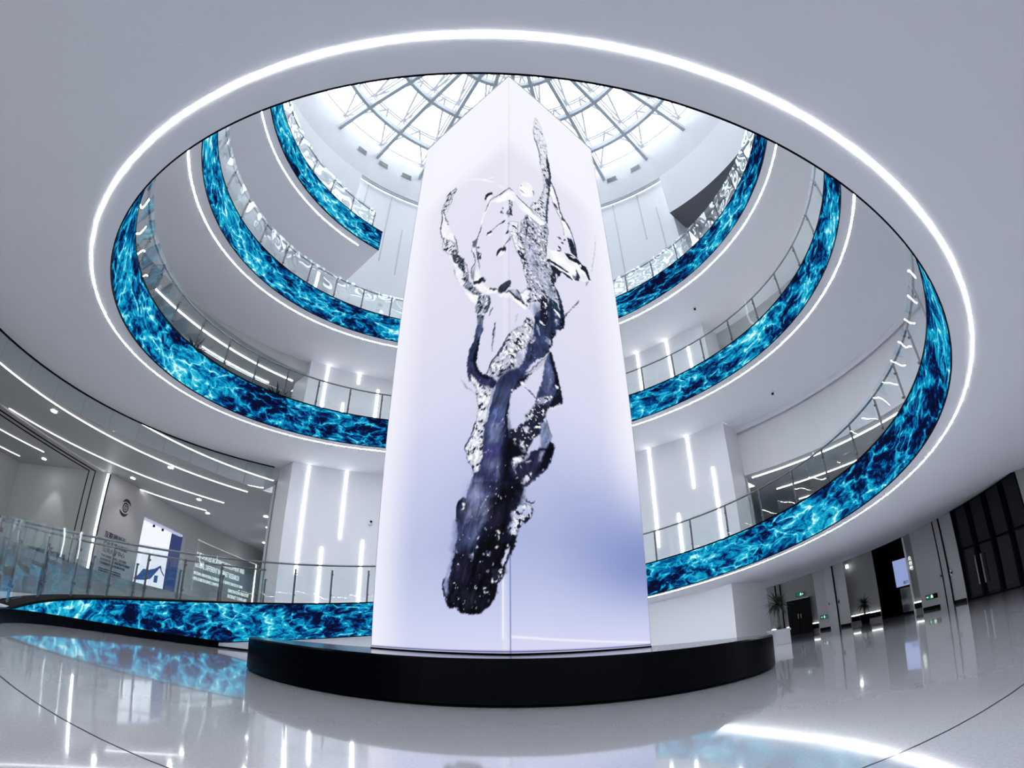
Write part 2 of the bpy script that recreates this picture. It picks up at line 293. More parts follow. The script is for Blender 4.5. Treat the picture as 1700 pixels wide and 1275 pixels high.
SPLASH = [
 ('s',(222,226,240),.16,.35,1.0,.8,(110,116,132),(94,1271,86,1211,89,1175,103,1143,106,1101,106,1073,111,1036,114,1006,141,1029,139,1075,135,1113,135,1159,137,1186,131,1205,122,1243,116,1278,101,1289)),
 ('f',(120,126,140),.6,1.0,(88,1213,89,1174,101,1140,105,1106,104,1082,105,1083,109,1110,105,1145,93,1179,89,1214)),
 ('f',(56,62,78),.6,1.0,(130,1144,128,1098,131,1073,136,1024,140,1028,143,1085,140,1111,134,1149)),
 ('f',(248,249,251),1,1.0,(-42,901,3,895,18,901,17,876,0,869,-26,880,-53,905)),
 ('f',(108,110,124),.6,1.0,(-54,912,-23,903,2,902,13,903,14,905,1,907,-26,908,-55,914)),
 ('f',(242,244,251),1,1.0,(9,902,21,902,40,890,72,880,98,879,113,877,110,860,74,861,52,863,31,864,18,879,9,879)),
 ('f',(130,136,150),.6,1.0,(18,901,31,892,61,889,75,880,75,882,63,893,33,896,18,902)),
 ('f',(247,248,254),.6,1.0,(-153,1063,-108,1028,-70,989,-46,964,-46,965,-70,994,-108,1033,-153,1065)),
 ('f',(247,248,254),.6,1.0,(-67,990,-60,989,-47,980,-47,982,-61,993,-68,992)),
 ('f',(247,248,254),.6,.8,(-91,1008,-65,982,-42,959,-42,960,-65,986,-91,1009)),
 ('f',(247,248,254),.6,.8,(-36,946,-25,929,-13,913,-13,914,-23,931,-35,947)),
 ('s',(214,221,234),.24,.34,1.0,1.0,(34,40,60),(110,1071,116,1045,122,1031,112,997,99,960,86,927,73,917,62,891,75,888,85,882,98,882,114,887,118,925,128,983,133,1021,136,1063,136,1095)),
 ('f',(56,64,80),.6,1.0,(135,1093,134,1067,133,1050,129,1027,129,1007,124,981,118,952,114,921,111,893,114,882,117,884,118,899,121,926,126,957,131,986,136,1013,137,1034,141,1057,142,1075,138,1096)),
 ('f',(52,60,78),1.5,1.0,(123,1046,139,1053,142,1042,134,1021,125,1019,120,1029)),
 ('f',(247,248,254),1,1.0,(139,1036,155,1004,165,963,172,945,204,907,174,886,168,919,163,941,149,956,138,977,133,995)),
 ('f',(84,90,106),.6,1.0,(138,1050,148,1026,155,1005,160,979,164,956,172,942,182,934,192,924,203,908,205,910,197,929,187,939,176,948,168,961,165,984,160,1011,152,1032,140,1052)),
 ('f',(150,154,168),.6,1.0,(134,996,139,973,150,954,161,938,168,914,173,887,174,888,171,916,164,941,152,957,141,976,135,997)),
 ('f',(74,70,90),.6,1.0,(142,972,147,964,156,959,158,962,154,972,145,975)),
 ('f',(74,78,94),.6,1.0,(167,943,169,934,177,935,179,939,176,943,170,946)),
 ('f',(251,251,255),1.5,1.0,(33,946,42,962,54,973,66,974,74,966,76,951,73,936,62,925,49,916,37,912,31,921)),
 ('f',(110,114,128),.6,1.0,(72,959,75,950,74,941,75,941,78,953,73,960)),
 ('f',(110,112,126),.6,1.0,(32,925,39,924,47,925,48,926,41,928,33,927)),
 ('f',(110,112,126),.6,1.0,(34,945,34,942,35,940,36,941,37,945,35,946)),
 ('s',(170,176,198),.26,.36,1.0,1.0,(34,40,60),(34,827,52,863,71,861,93,859,113,880,119,870,118,846,116,849,108,796,114,776,117,764,122,750,114,734,117,723,126,714,134,700,144,683,50,632,43,649,47,669,43,686,37,706,30,727,16,742,8,763,17,778,30,796)),
 ('f',(158,162,190),5,.75,(50,772,75,782,77,750,77,728,68,707,57,713,53,735,50,753)),
 ('f',(160,166,192),6,.6,(83,730,112,750,114,729,109,699,98,680,84,691,76,706)),
 ('f',(90,108,130),4,.8,(108,712,119,707,121,695,111,685,107,698)),
 ('s',(236,238,246),.3,.4,1.0,1.0,(34,40,60),(8,763,16,775,37,763,45,755,46,730,41,706,30,727,16,742)),
 ('f',(40,48,62),1,1.0,(30,735,43,745,42,739,36,735,47,733,40,725,30,727)),
 ('f',(46,54,68),1,1.0,(23,754,33,754,42,758,41,753,28,751)),
 ('f',(52,60,78),.6,1.0,(100,813,104,800,104,776,105,777,109,803,101,815)),
 ('f',(60,66,84),.6,1.0,(49,840,50,830,47,807,47,794,49,795,53,810,55,834,51,842)),
 ('f',(243,244,251),1,1.0,(108,806,127,809,144,821,170,832,215,842,225,833,239,830,249,820,254,804,243,792,216,780,187,766,163,767,151,767,114,774,106,772)),
 ('f',(30,37,49),.8,1.0,(166,831,188,840,215,842,229,836,244,837,250,824,254,806,248,802,238,819,223,819,215,828,179,821)),
 ('f',(243,244,251),.6,1.0,(182,831,194,838,209,842,201,835)),
 ('f',(247,248,254),.5,1.0,(218,829,225,833,222,825,217,823)),
 ('f',(34,40,52),.8,1.0,(117,764,130,768,146,767,153,768,137,741,131,742,132,731,124,712,117,722,114,734,123,749)),
 ('f',(200,210,225),.6,1.0,(131,749,137,751,138,744,132,740)),
 ('f',(44,50,64),.6,1.0,(104,764,111,771,138,773,176,778,177,781,143,780,114,778,103,765)),
 ('f',(38,44,56),.6,1.0,(150,766,171,763,187,765,189,768,176,772,152,769)),
 ('f',(34,42,56),.8,1.0,(205,808,209,802,215,790,210,776,197,771,189,778,200,782)),
 ('f',(120,132,150),2,1.0,(187,779,200,784,199,776,190,772)),
 ('f',(36,44,58),.8,1.0,(183,888,198,894,209,875,214,844,204,845,193,846,186,865)),
 ('f',(70,78,94),.6,1.0,(201,910,207,883,212,844,214,845,212,887,203,911)),
 ('f',(52,58,74),.6,1.0,(148,864,152,862,158,865,160,867,156,869,149,866)),
 ('f',(52,58,74),.6,1.0,(166,868,170,869,176,873,176,876,172,876,167,871)),
 ('f',(52,58,74),.6,1.0,(159,857,160,854,164,855,166,858,165,861,161,860)),
 ('f',(52,58,74),.6,1.0,(147,836,150,832,157,833,159,836,155,839,148,838)),
 ('f',(52,58,74),.6,1.0,(143,819,149,822,156,829,155,831,149,827,142,821)),
 ('f',(188,188,204),.6,1.0,(300,975,288,922,270,863,261,834,262,834,273,864,291,924,301,976)),
 ('f',(150,150,170),.6,1.0,(246,798,238,787,233,777,235,777,242,788,247,798)),
 ('f',(46,54,72),.6,1.0,(124,713,130,696,142,682,145,684,138,703,127,715)),
 ('s',(200,205,217),.42,.3,1.0,1.0,(60,66,80),(-185,1064,-177,1053,-182,1045,-194,1037,-194,1019,-200,1008,-209,994,-219,992,-232,1008,-234,1024,-228,1038,-219,1046,-218,1063,-206,1067,-195,1064)),
 ('f',(244,245,251),1,1.0,(-231,1009,-225,985,-228,960,-227,941,-220,921,-209,893,-163,856,-171,884,-184,907,-198,940,-213,974,-219,992)),
 ('f',(243,244,251),1,1.0,(-224,928,-211,899,-216,892,-203,861,-187,840,-170,808,-160,771,-144,732,-129,714,-119,698,-73,665,-82,678,-103,704,-111,730,-117,749,-126,777,-134,793,-150,818,-164,864,-173,891)),
 ('s',(225,228,238),.3,.4,1.0,1.0,(34,40,60),(-214,911,-187,885,-169,863,-152,819,-173,830,-187,841,-208,869,-216,892)),
 ('f',(92,96,112),.6,1.0,(-233,1020,-228,987,-230,962,-229,942,-221,919,-212,897,-211,896,-201,871,-200,870,-207,894,-208,895,-217,917,-225,939,-225,958,-223,984,-232,1019)),
 ('f',(70,74,90),.6,1.0,(-222,1002,-216,979,-199,941,-197,940,-211,976,-220,1001)),
 ('f',(88,92,108),.6,1.0,(-174,888,-166,864,-153,822,-151,822,-162,862,-172,888)),
 ('f',(52,62,80),1.5,1.0,(-174,828,-157,820,-133,791,-128,767,-124,744,-138,765,-152,788,-167,809)),
 ('s',(70,80,98),.5,.12,1.0,1.0,(34,40,60),(-178,848,-169,829,-157,820,-133,791,-128,767,-131,755,-138,765,-152,788,-167,809)),
 ('s',(132,142,162),.42,.25,1.0,1.0,(34,40,60),(-131,755,-116,744,-110,719,-100,700,-82,678,-73,665,-84,665,-102,686,-121,706,-129,717,-122,722,-136,740,-130,740)),
 ('f',(120,124,140),.6,1.0,(-134,791,-124,767,-118,747,-116,730,-115,730,-115,746,-121,766,-133,791)),
 ('f',(150,154,172),.6,1.0,(-166,791,-157,761,-141,728,-141,727,-155,760,-165,791)),
 ('f',(247,248,253),.6,1.0,(-54,906,-66,900,-80,880,-83,857,-81,855,-73,873,-61,892,-52,904)),
 ('f',(120,124,136),.6,1.0,(-55,914,-67,901,-71,888,-70,887,-64,897,-54,912)),
 ('f',(110,114,128),.6,1.0,(-82,854,-86,839,-91,833,-92,826,-94,811,-93,810,-89,824,-88,829,-83,836,-81,853)),
 ('f',(98,108,124),1,1.0,(-107,811,-105,824,-92,824,-93,804,-95,798,-105,806)),
 ('f',(232,236,245),1,1.0,(-107,805,-94,797,-88,771,-86,750,-80,730,-79,708,-86,704,-98,709,-103,728,-107,743,-94,752,-99,781,-108,796)),
 ('f',(100,106,122),.6,1.0,(-107,806,-109,797,-101,781,-96,758,-108,749,-109,739,-100,712,-99,711,-105,737,-105,746,-93,755,-98,780,-106,795,-106,805)),
 ('f',(80,86,102),.6,1.0,(-96,800,-92,776,-87,751,-81,732,-80,731,-84,750,-88,774,-94,800)),
 ('f',(150,156,174),1.5,1.0,(-107,743,-94,751,-92,738,-98,715,-103,727)),
 ('f',(252,252,253),1.5,1.0,(-92,736,-82,726,-79,708,-86,704,-97,711)),
 ('s',(60,68,82),.5,.3,1.0,1.0,(34,40,60),(-90,782,-78,771,-79,756,-86,759)),
 ('f',(64,70,86),.6,1.0,(-94,800,-90,794,-85,788,-84,789,-88,795,-94,800)),
 ('f',(40,46,58),.8,1.0,(-99,710,-85,703,-81,706,-74,706,-63,692,-66,687,-73,696,-83,693,-98,702)),
 ('f',(248,248,252),1,1.0,(-97,699,-74,690,-54,667,-28,648,-28,640,-68,663,-82,678)),
 ('f',(44,51,63),.8,1.0,(-27,651,-22,656,0,655,5,655,2,641,-9,634,-18,635,-28,643)),
 ('f',(48,54,66),.6,1.0,(-51,664,-39,653,-28,648,-28,649,-38,657,-50,666)),
 ('f',(250,250,252),1,1.0,(-29,640,-4,627,27,621,44,616,39,609,24,611,-4,617,-22,629)),
 ('f',(146,152,168),.8,1.0,(-10,633,1,632,19,644,51,630,47,623,34,621,0,627)),
 ('f',(50,55,66),.6,1.0,(-7,630,13,622,41,620,43,623,16,628,-6,631)),
 ('f',(58,62,76),.6,1.0,(17,643,28,635,47,627,48,628,31,639,18,644)),
 ('s',(225,230,240),.2,.4,1.0,1.0,(34,40,60),(40,657,54,664,52,616,39,619,27,638)),
 ('f',(45,45,60),.8,1.0,(-75,928,-72,942,-62,942,-49,932,-50,925,-62,932,-70,924)),
 ('f',(247,247,252),.8,1.0,(-69,930,-60,929,-51,924,-55,915,-66,917)),
 ('f',(48,50,64),.8,1.0,(-65,811,-62,817,-50,814,-47,808,-59,810)),
 ('f',(247,248,254),.8,1.0,(-63,809,-58,809,-49,806,-53,802)),
 ('f',(80,82,96),.6,1.0,(-48,812,-30,815,-19,815,-19,816,-31,818,-49,813)),
 ('f',(58,60,74),.6,1.0,(-24,814,-16,811,-10,813,-11,816,-19,818,-25,816)),
 ('f',(42,42,56),.8,1.0,(-33,732,-34,744,-25,750,-16,742,-12,748,-8,737,-11,730,-21,740,-29,736)),
 ('f',(96,98,112),.6,1.0,(-10,747,-2,751,11,772,10,773,-4,754,-11,748)),
 ('f',(247,248,254),.8,1.0,(-29,734,-21,738,-13,731,-16,725,-25,728)),
 ('s',(130,138,154),.5,.3,1.0,1.0,(34,40,60),(-1,866,10,869,7,847,8,827,-3,817,-7,833,0,841)),
 ('f',(60,64,78),.6,1.0,(-24,852,-22,843,-16,837,-15,838,-18,844,-22,852)),
 ('f',(60,64,78),.6,1.0,(-21,858,-19,854,-15,852,-15,854,-18,858,-21,860)),
 ('s',(220,226,238),.28,.4,1.0,1.0,(34,40,60),(-9,775,-3,782,-3,801,25,822,24,759,13,751,8,771)),
 ('f',(44,48,62),1,1.0,(-9,777,-5,783,0,776,-3,773)),
 ('f',(120,124,138),.6,1.0,(10,774,-1,755,-10,750,-9,749,1,752,11,774)),
 ('f',(252,252,250),1.5,1.0,(-123,698,-84,666,-83,655,-87,649,-98,659,-108,674)),
 ('s',(150,158,180),.46,.3,1.0,1.0,(34,40,60),(-81,665,-55,652,-49,644,-48,630,-54,615,-62,611,-65,603,-67,592,-81,602,-84,618,-88,645,-83,652)),
 ('f',(60,70,92),1.5,1.0,(-53,647,-49,642,-48,630,-54,616,-60,620,-54,631)),
 ('f',(62,74,100),2,.6,(-82,621,-71,617,-65,603,-67,592,-78,600)),
 ('f',(64,76,108),1,1.0,(-80,600,-67,592,-65,582,-73,570,-76,556,-79,539,-100,549,-92,561,-87,579,-84,591)),
 ('f',(22,28,42),1,1.0,(-67,577,-73,570,-76,556,-79,539,-91,545,-82,564)),
 ('f',(92,92,112),.6,1.0,(-42,616,-47,611,-51,603,-50,602,-44,608,-40,615)),
 ('f',(70,74,96),.6,1.0,(-35,579,-40,565,-40,549,-38,548,-35,561,-33,577)),
 ('f',(90,96,116),.6,1.0,(-39,550,-42,540,-41,525,-40,524,-39,538,-38,549)),
 ('f',(160,162,178),.6,1.0,(19,591,16,578,14,566,14,567,17,578,20,591)),
 ('s',(188,192,212),.3,.44,1.0,1.0,(34,40,60),(42,596,33,574,15,557,-1,540,-8,534,0,542,-12,528,-23,514,-18,517,-38,507,-50,494,-58,483,-37,472,-21,468,2,470,19,483,31,499,17,512,46,535,45,529,51,547,57,570,60,587,56,598)),
 ('f',(60,64,84),.6,1.0,(0,542,-13,529,-24,517,-29,515,-43,505,-55,486,-54,485,-40,503,-27,512,-21,515,-10,527,1,541)),
 ('f',(174,180,208),3,.9,(16,511,28,513,32,500,19,483,11,483,16,496)),
 ('f',(46,56,90),1,1.0,(60,587,64,609,72,623,84,638,104,657,107,673,131,672,136,660,146,657,152,651,149,636,146,623,138,615,123,607,119,594,110,581,106,564,99,553,89,535,75,525,42,510,49,535,53,552,60,568)),
 ('f',(108,122,156),4,.8,(59,628,79,641,81,627,72,613,64,611)),
 ('s',(30,28,50),.4,.14,1.0,1.0,(34,40,60),(82,663,94,670,104,657,101,621,90,596,76,595,79,630)),
 ('f',(40,62,84),2,1.0,(108,672,130,672,130,659,109,646,104,655)),
 ('f',(76,86,126),6,.7,(59,555,91,572,92,555,68,529,53,533)),
 ('f',(250,250,254),.6,1.0,(117,651,124,654,137,649,134,640)),
 ('f',(28,38,54),.8,1.0,(135,696,143,688,147,672,149,655,139,646,137,666,135,677)),
 ('f',(50,53,70),.8,1.0,(148,652,164,671,203,720,197,708,176,685,158,661,151,649)),
 ('f',(20,28,42),1,1.0,(150,649,149,636,147,623,135,613,135,629,139,646)),
 ('s',(140,150,178),.3,.3,1.0,1.0,(34,40,60),(118,632,131,634,130,622,121,613,119,623)),
 ('f',(136,154,184),.6,1.0,(66,591,67,581,75,571,78,573,74,587,68,593)),
 ('f',(150,164,190),.6,1.0,(64,638,61,624,61,611,62,612,66,626,66,639)),
 ('f',(247,248,254),.6,1.0,(77,604,79,600,84,600,85,601,83,605,79,606)),
 ('f',(247,248,254),1,1.0,(93,650,100,650,95,645)),
 ('f',(247,248,254),1,1.0,(112,595,116,597,113,591)),
 ('s',(150,156,186),.3,.35,1.0,1.0,(34,40,60),(49,546,59,563,67,563,54,543)),
 ('f',(18,22,34),1,1.0,(120,601,110,581,108,565,100,553,91,536,89,543,101,567,110,594)),
 ('f',(247,248,254),.6,1.0,(100,555,95,544,87,533,88,532,99,544,101,556)),
 ('s',(120,128,160),.35,.3,1.0,1.0,(34,40,60),(91,579,104,577,106,565,98,563,89,566)),
 ('f',(52,60,96),1,1.0,(99,550,105,550,117,511,127,472,128,457,113,446,92,438,56,425,58,436,61,445,73,471,81,498,84,516,90,530)),
 ('f',(112,124,162),5,.75,(90,521,99,520,105,497,96,466,85,467,90,498)),
 ('f',(18,22,34),1,1.0,(99,550,106,550,117,511,128,472,128,457,113,446,92,437,100,454,112,472,111,499,103,524)),
 ('f',(247,248,254),.8,1.0,(112,486,119,487,120,481,113,479)),
 ('s',(150,158,190),.3,.4,1.0,1.0,(34,40,60),(56,434,63,445,83,456,105,463,100,454,82,441,59,430)),
 ('f',(247,248,254),1,.8,(92,437,107,443,124,456,120,449,103,438)),
 ('f',(70,76,92),.6,1.0,(35,453,47,448,61,441,62,442,49,451,35,454)),
 ('f',(120,124,140),.6,1.0,(-121,502,-103,478,-82,461,-82,461,-102,479,-121,502)),
 ('f',(46,52,86),1,1.0,(-92,564,-101,550,-105,530,-104,507,-97,488,-86,482,-66,470,-37,452,-27,459,-37,472,-58,483,-74,499,-83,516,-82,540,-77,557)),
 ('f',(20,24,38),.6,1.0,(-78,559,-88,542,-89,521,-80,499,-60,479,-41,471,-40,473,-56,484,-72,500,-80,518,-79,537,-75,557)),
 ('s',(210,213,229),.24,.5,1.0,1.0,(34,40,60),(-96,504,-66,470,-37,452,-42,436,-48,417,-52,400,-63,382,-82,388,-75,413,-72,432,-80,458,-77,467,-94,487)),
 ('f',(56,66,104),1,1.0,(42,540,100,567,99,555,81,532,55,507,37,483,51,486,35,467,24,453,6,435,0,423,-3,408,-6,394,-6,379,-2,363,-57,380,-46,410,-40,433,-34,449,-27,461,-21,466,2,469,19,483,31,499,38,520)),
 ('f',(100,112,154),6,.65,(-17,440,-5,432,-11,410,-20,395,-30,405,-22,424)),
 ('f',(116,126,164),5,.7,(-40,446,-27,453,-22,467,-27,451,-37,432)),
 ('f',(34,38,66),5,.7,(-18,475,19,476,27,463,5,445,-21,456)),
 ('f',(192,197,214),.8,1.0,(36,477,55,500,87,534,91,534,76,509,54,487,39,477)),
 ('f',(70,76,96),.6,1.0,(38,478,63,504,89,532,88,532,61,505,37,478)),
 ('f',(20,24,36),1,1.0,(17,457,53,488,37,467,25,454,6,435,1,424,5,437,24,454)),
 ('f',(247,248,254),.8,1.0,(25,460,30,462,37,459,27,454)),
 ('f',(247,248,254),.8,1.0,(2,437,9,440,8,436,3,434)),
 ('f',(22,26,40),.6,1.0,(-1,424,-6,409,-9,395,-9,380,-3,364,-1,363,-4,379,-4,393,-1,406,1,423)),
 ('s',(34,38,58),.34,.2,1.0,1.0,(34,40,60),(94,439,83,424,77,407,72,383,0,362,2,369,18,378,35,394,42,408,49,421,59,429,77,439)),
 ('s',(30,33,52),.36,.18,1.0,1.0,(34,40,60),(74,408,70,382,50,370,37,345,29,327,7,323,0,348,-1,367,18,380,34,392)),
 ('s',(200,206,224),.35,.45,1.0,1.0,(34,40,60),(35,406,59,422,57,413,45,400,35,394)),
 ('s',(160,168,196),.3,.5,1.0,1.0,(34,40,60),(21,360,30,358,34,342,25,339,20,348)),
 ('s',(190,196,216),.3,.5,1.0,1.0,(34,40,60),(25,381,46,390,44,382,35,373)),
 ('f',(110,118,140),.6,1.0,(80,420,86,406,93,390,93,391,88,407,81,420)),
 ('f',(48,54,90),1,1.0,(-56,400,-6,384,-2,362,4,338,5,321,9,307,19,292,27,286,25,275,16,260,16,247,-99,262,-95,281,-92,294,-79,312,-80,322,-62,336,-60,365)),
 ('s',(204,207,225),.34,.46,1.0,1.0,(34,40,60),(-78,408,-52,399,-58,377,-59,344,-68,321,-80,319,-83,332,-96,344,-102,369,-89,384)),
 ('f',(60,66,90),.6,1.0,(-78,408,-90,385,-104,372,-96,345,-95,344,-101,371,-87,383,-77,407)),
 ('f',(60,66,92),.6,1.0,(-80,317,-93,295,-97,273,-96,272,-91,294,-79,317)),
 ('f',(132,142,178),6,.85,(-41,391,-19,381,-25,360,-43,363)),
 ('f',(58,58,104),3,.9,(-48,361,-14,350,-12,329,-38,329,-49,343)),
 ('f',(122,132,168),7,.85,(-46,329,-17,325,-20,298,-33,313,-44,315)),
 ('f',(142,150,192),8,.95,(-77,303,-61,301,-61,286,-43,273,-45,250,-99,260,-92,285)),
 ('f',(44,40,76),7,.8,(-47,314,-38,311,-31,290,-37,272,-53,278,-58,289)),
 ('f',(15,17,28),4,1.0,(-6,384,1,359,25,342,34,339,7,321,8,306,18,289,24,272,16,247,-40,252,-42,272,-25,282,-17,308,-14,341,-9,357)),
 ('s',(210,214,230),.3,.5,1.0,1.0,(34,40,60),(7,328,23,334,31,328,15,318,7,311,5,320)),
 ('f',(124,136,172),1.5,1.0,(72,403,84,409,91,390,96,385,88,366,66,351,68,373)),
 ('f',(90,98,122),.6,1.0,(84,409,90,392,96,384,97,384,93,393,85,409)),
 ('f',(36,37,60),1,1.0,(31,327,48,347,66,359,81,360,91,376,99,374,101,367,94,348,83,329,68,317,47,299,28,285,18,290,8,306,18,320)),
 ('f',(15,17,27),2,1.0,(91,376,101,372,94,348,82,329,55,313,72,338,76,355)),
 ('f',(150,160,192),2,1.0,(67,353,78,356,67,336,62,336)),
 ('s',(210,215,232),.25,.5,1.0,1.0,(34,40,60),(19,292,33,305,49,316,45,303,31,290)),
 ('f',(60,66,90),.6,1.0,(28,285,47,298,68,317,67,317,46,299,28,285)),
 ('f',(247,248,254),1,1.0,(11,307,15,306,14,302)),
 ('f',(170,176,200),.6,1.0,(34,325,40,327,46,331,46,332,39,330,33,326)),
 ('f',(170,176,200),.6,1.0,(70,322,73,323,75,325,74,326,71,325,69,322)),
 ('f',(170,176,200),.6,1.0,(21,318,21,316,24,314,25,315,24,317,22,319)),
 ('f',(30,36,58),1,1.0,(-120,260,-117,280,-102,287,-93,282,-96,270,-104,250,-117,253)),
 ('f',(29,31,52),1,1.0,(-98,281,-79,307,1,288,24,294,27,281,18,263,3,245,0,239,3,231,-7,224,-2,213,11,216,10,202,1,185,-3,197,-11,184,-18,178,-16,169,-10,161,-129,172,-120,197,-122,204,-116,221,-113,229,-119,253,-104,255)),
 ('f',(142,150,192),8,.9,(-89,302,-66,304,-58,290,-56,276,-72,276,-91,280)),
 ('f',(44,46,80),6,.8,(-60,302,-41,298,-31,274,-46,274,-58,288)),
 ('f',(134,142,184),8,.95,(-78,280,-59,275,-44,272,-43,261,-49,247,-71,245,-95,249,-99,262,-88,271)),
 ('f',(66,76,118),6,.9,(-116,250,-77,241,-64,242,-79,207,-114,203,-121,208,-116,223)),
 ('f',(120,130,172),4,.7,(-64,242,-47,241,-67,227,-76,209,-83,210,-80,227)),
 ('f',(14,15,24),5,1.0,(-42,272,-17,282,4,289,24,294,24,280,3,247,-2,223,-18,199,-14,161,-78,168,-67,208,-40,233)),
 ('f',(44,40,62),6,.7,(-34,261,-19,258,-22,234,-32,228)),
 ('f',(247,248,254),.8,1.0,(-106,277,-98,276,-98,272,-101,272,-99,268,-104,266,-105,269,-102,272)),
 ('s',(190,198,228),.36,.34,1.0,1.0,(22,26,38),(3,245,17,256,32,263,47,260,47,248,36,237,23,228,11,212,3,211,-5,221,7,232)),
 ('f',(14,17,26),1,1.0,(15,214,10,198,1,183,-3,197,4,209)),
 ('f',(22,26,40),.6,1.0,(30,267,44,263,54,271,53,271,44,266,31,268)),
 ('f',(30,34,48),.6,1.0,(44,258,44,252,45,246,46,247,47,253,45,258)),
 ('f',(30,34,48),.6,1.0,(33,270,34,267,36,265,37,265,36,268,34,271)),
 ('f',(60,66,88),.6,1.0,(28,285,37,290,45,297,45,298,36,292,28,285)),
 ('f',(152,162,202),2,.8,(-122,225,-115,226,-119,212,-113,201,-120,198,-124,215)),
 ('s',(160,168,198),.2,.5,1.0,1.0,(34,40,60),(-8,192,-1,193,-3,182,-11,175,-19,178)),
 ('f',(14,15,24),1,1.0,(-118,201,-76,187,-67,200,-3,202,11,203,6,190,-1,182,-9,169,-10,160,-17,150,-23,145,-24,140,-28,132,-30,126,-39,117,-51,111,-61,106,-81,105,-89,108,-104,108,-113,117,-128,116,-137,124,-144,139,-147,150,-145,163,-138,162,-130,166,-127,177)),
 ('f',(36,34,58),6,.9,(-116,198,-89,189,-88,163,-121,148,-127,171)),
 ('f',(44,50,70),7,.8,(-94,138,-63,130,-66,118,-87,119)),
 ('f',(138,148,188),2,.9,(-146,152,-143,164,-132,175,-133,158,-131,142,-137,136)),
 ('f',(40,46,70),.6,1.0,(-143,164,-148,150,-142,136,-132,120,-131,121,-139,136,-145,150,-142,164)),
 ('f',(204,211,240),.8,1.0,(-7,192,-1,195,-1,189,-5,183,-14,169,-18,175,-12,183)),
 ('f',(190,198,230),1,1.0,(-17,180,-14,181,-17,174)),
 ('s',(30,34,52),.4,.2,1.0,1.0,(34,40,60),(-37,168,-10,165,-17,150,-34,154)),
 ('f',(235,240,250),.6,1.0,(-57,191,-56,191,-54,190,-53,192,-54,193,-56,193)),
 ('f',(235,240,250),.6,1.0,(-19,155,-18,155,-17,154,-15,156,-17,157,-18,157)),
 ('f',(235,240,250),.6,1.0,(-38,154,-36,151,-34,148,-31,149,-33,152,-35,155)),
 ('f',(235,240,250),.6,1.0,(-27,148,-25,149,-24,150,-26,152,-27,151,-29,150)),
 ('f',(235,240,250),.6,1.0,(-52,142,-51,141,-49,141,-47,142,-49,143,-50,144)),
 ('f',(235,240,250),.6,1.0,(-53,137,-52,135,-50,134,-47,135,-49,136,-50,138)),
 ('f',(235,240,250),.6,1.0,(-29,199,-27,197,-26,196,-23,197,-25,198,-26,200)),
 ('f',(235,240,250),.6,1.0,(-6,198,-4,196,-3,195,-1,197,-2,198,-3,199)),
 ('f',(235,240,250),.6,1.0,(-70,115,-69,115,-69,114,-66,115,-67,116,-67,117)),
 ('f',(235,240,250),.6,1.0,(-48,166,-47,166,-46,165,-44,167,-45,167,-46,168)),
 ('f',(235,240,250),.6,1.0,(-113,184,-112,182,-111,181,-108,181,-108,183,-109,184)),
 ('s',(130,150,190),.2,.35,1.0,1.0,(34,40,60),(-49,195,-39,194,-39,187,-47,188)),
 ('f',(150,160,195),2,.8,(-86,195,-77,192,-78,187,-84,191)),
 ('s',(40,46,66),.3,.3,1.0,1.0,(34,40,60),(-28,223,-19,222,-21,208,-26,207)),
]
def _hash(i, j, k):
    h = (i * 374761393 + j * 668265263 + k * 974711) & 0x7fffffff; h = ((h ^ (h >> 13)) * 1274126177) & 0x7fffffff
    return ((h ^ (h >> 16)) & 0xffff) / 65535.0
def vnoise(x, y, k=0):
    i = np.floor(x).astype(np.int64); j = np.floor(y).astype(np.int64); fx = x - i; fy = y - j; fx = fx * fx * (3 - 2 * fx); fy = fy * fy * (3 - 2 * fy)
    return (_hash(i, j, k) * (1 - fx) + _hash(i + 1, j, k) * fx) * (1 - fy) + (_hash(i, j + 1, k) * (1 - fx) + _hash(i + 1, j + 1, k) * fx) * fy
def fbm(x, y, k, n=3):
    t = 0; a = 1; w = 0
    for q in range(n): t = t + a * vnoise(x * 2 ** q, y * 2 ** q, k + q); w += a; a *= 0.55
    return t / w
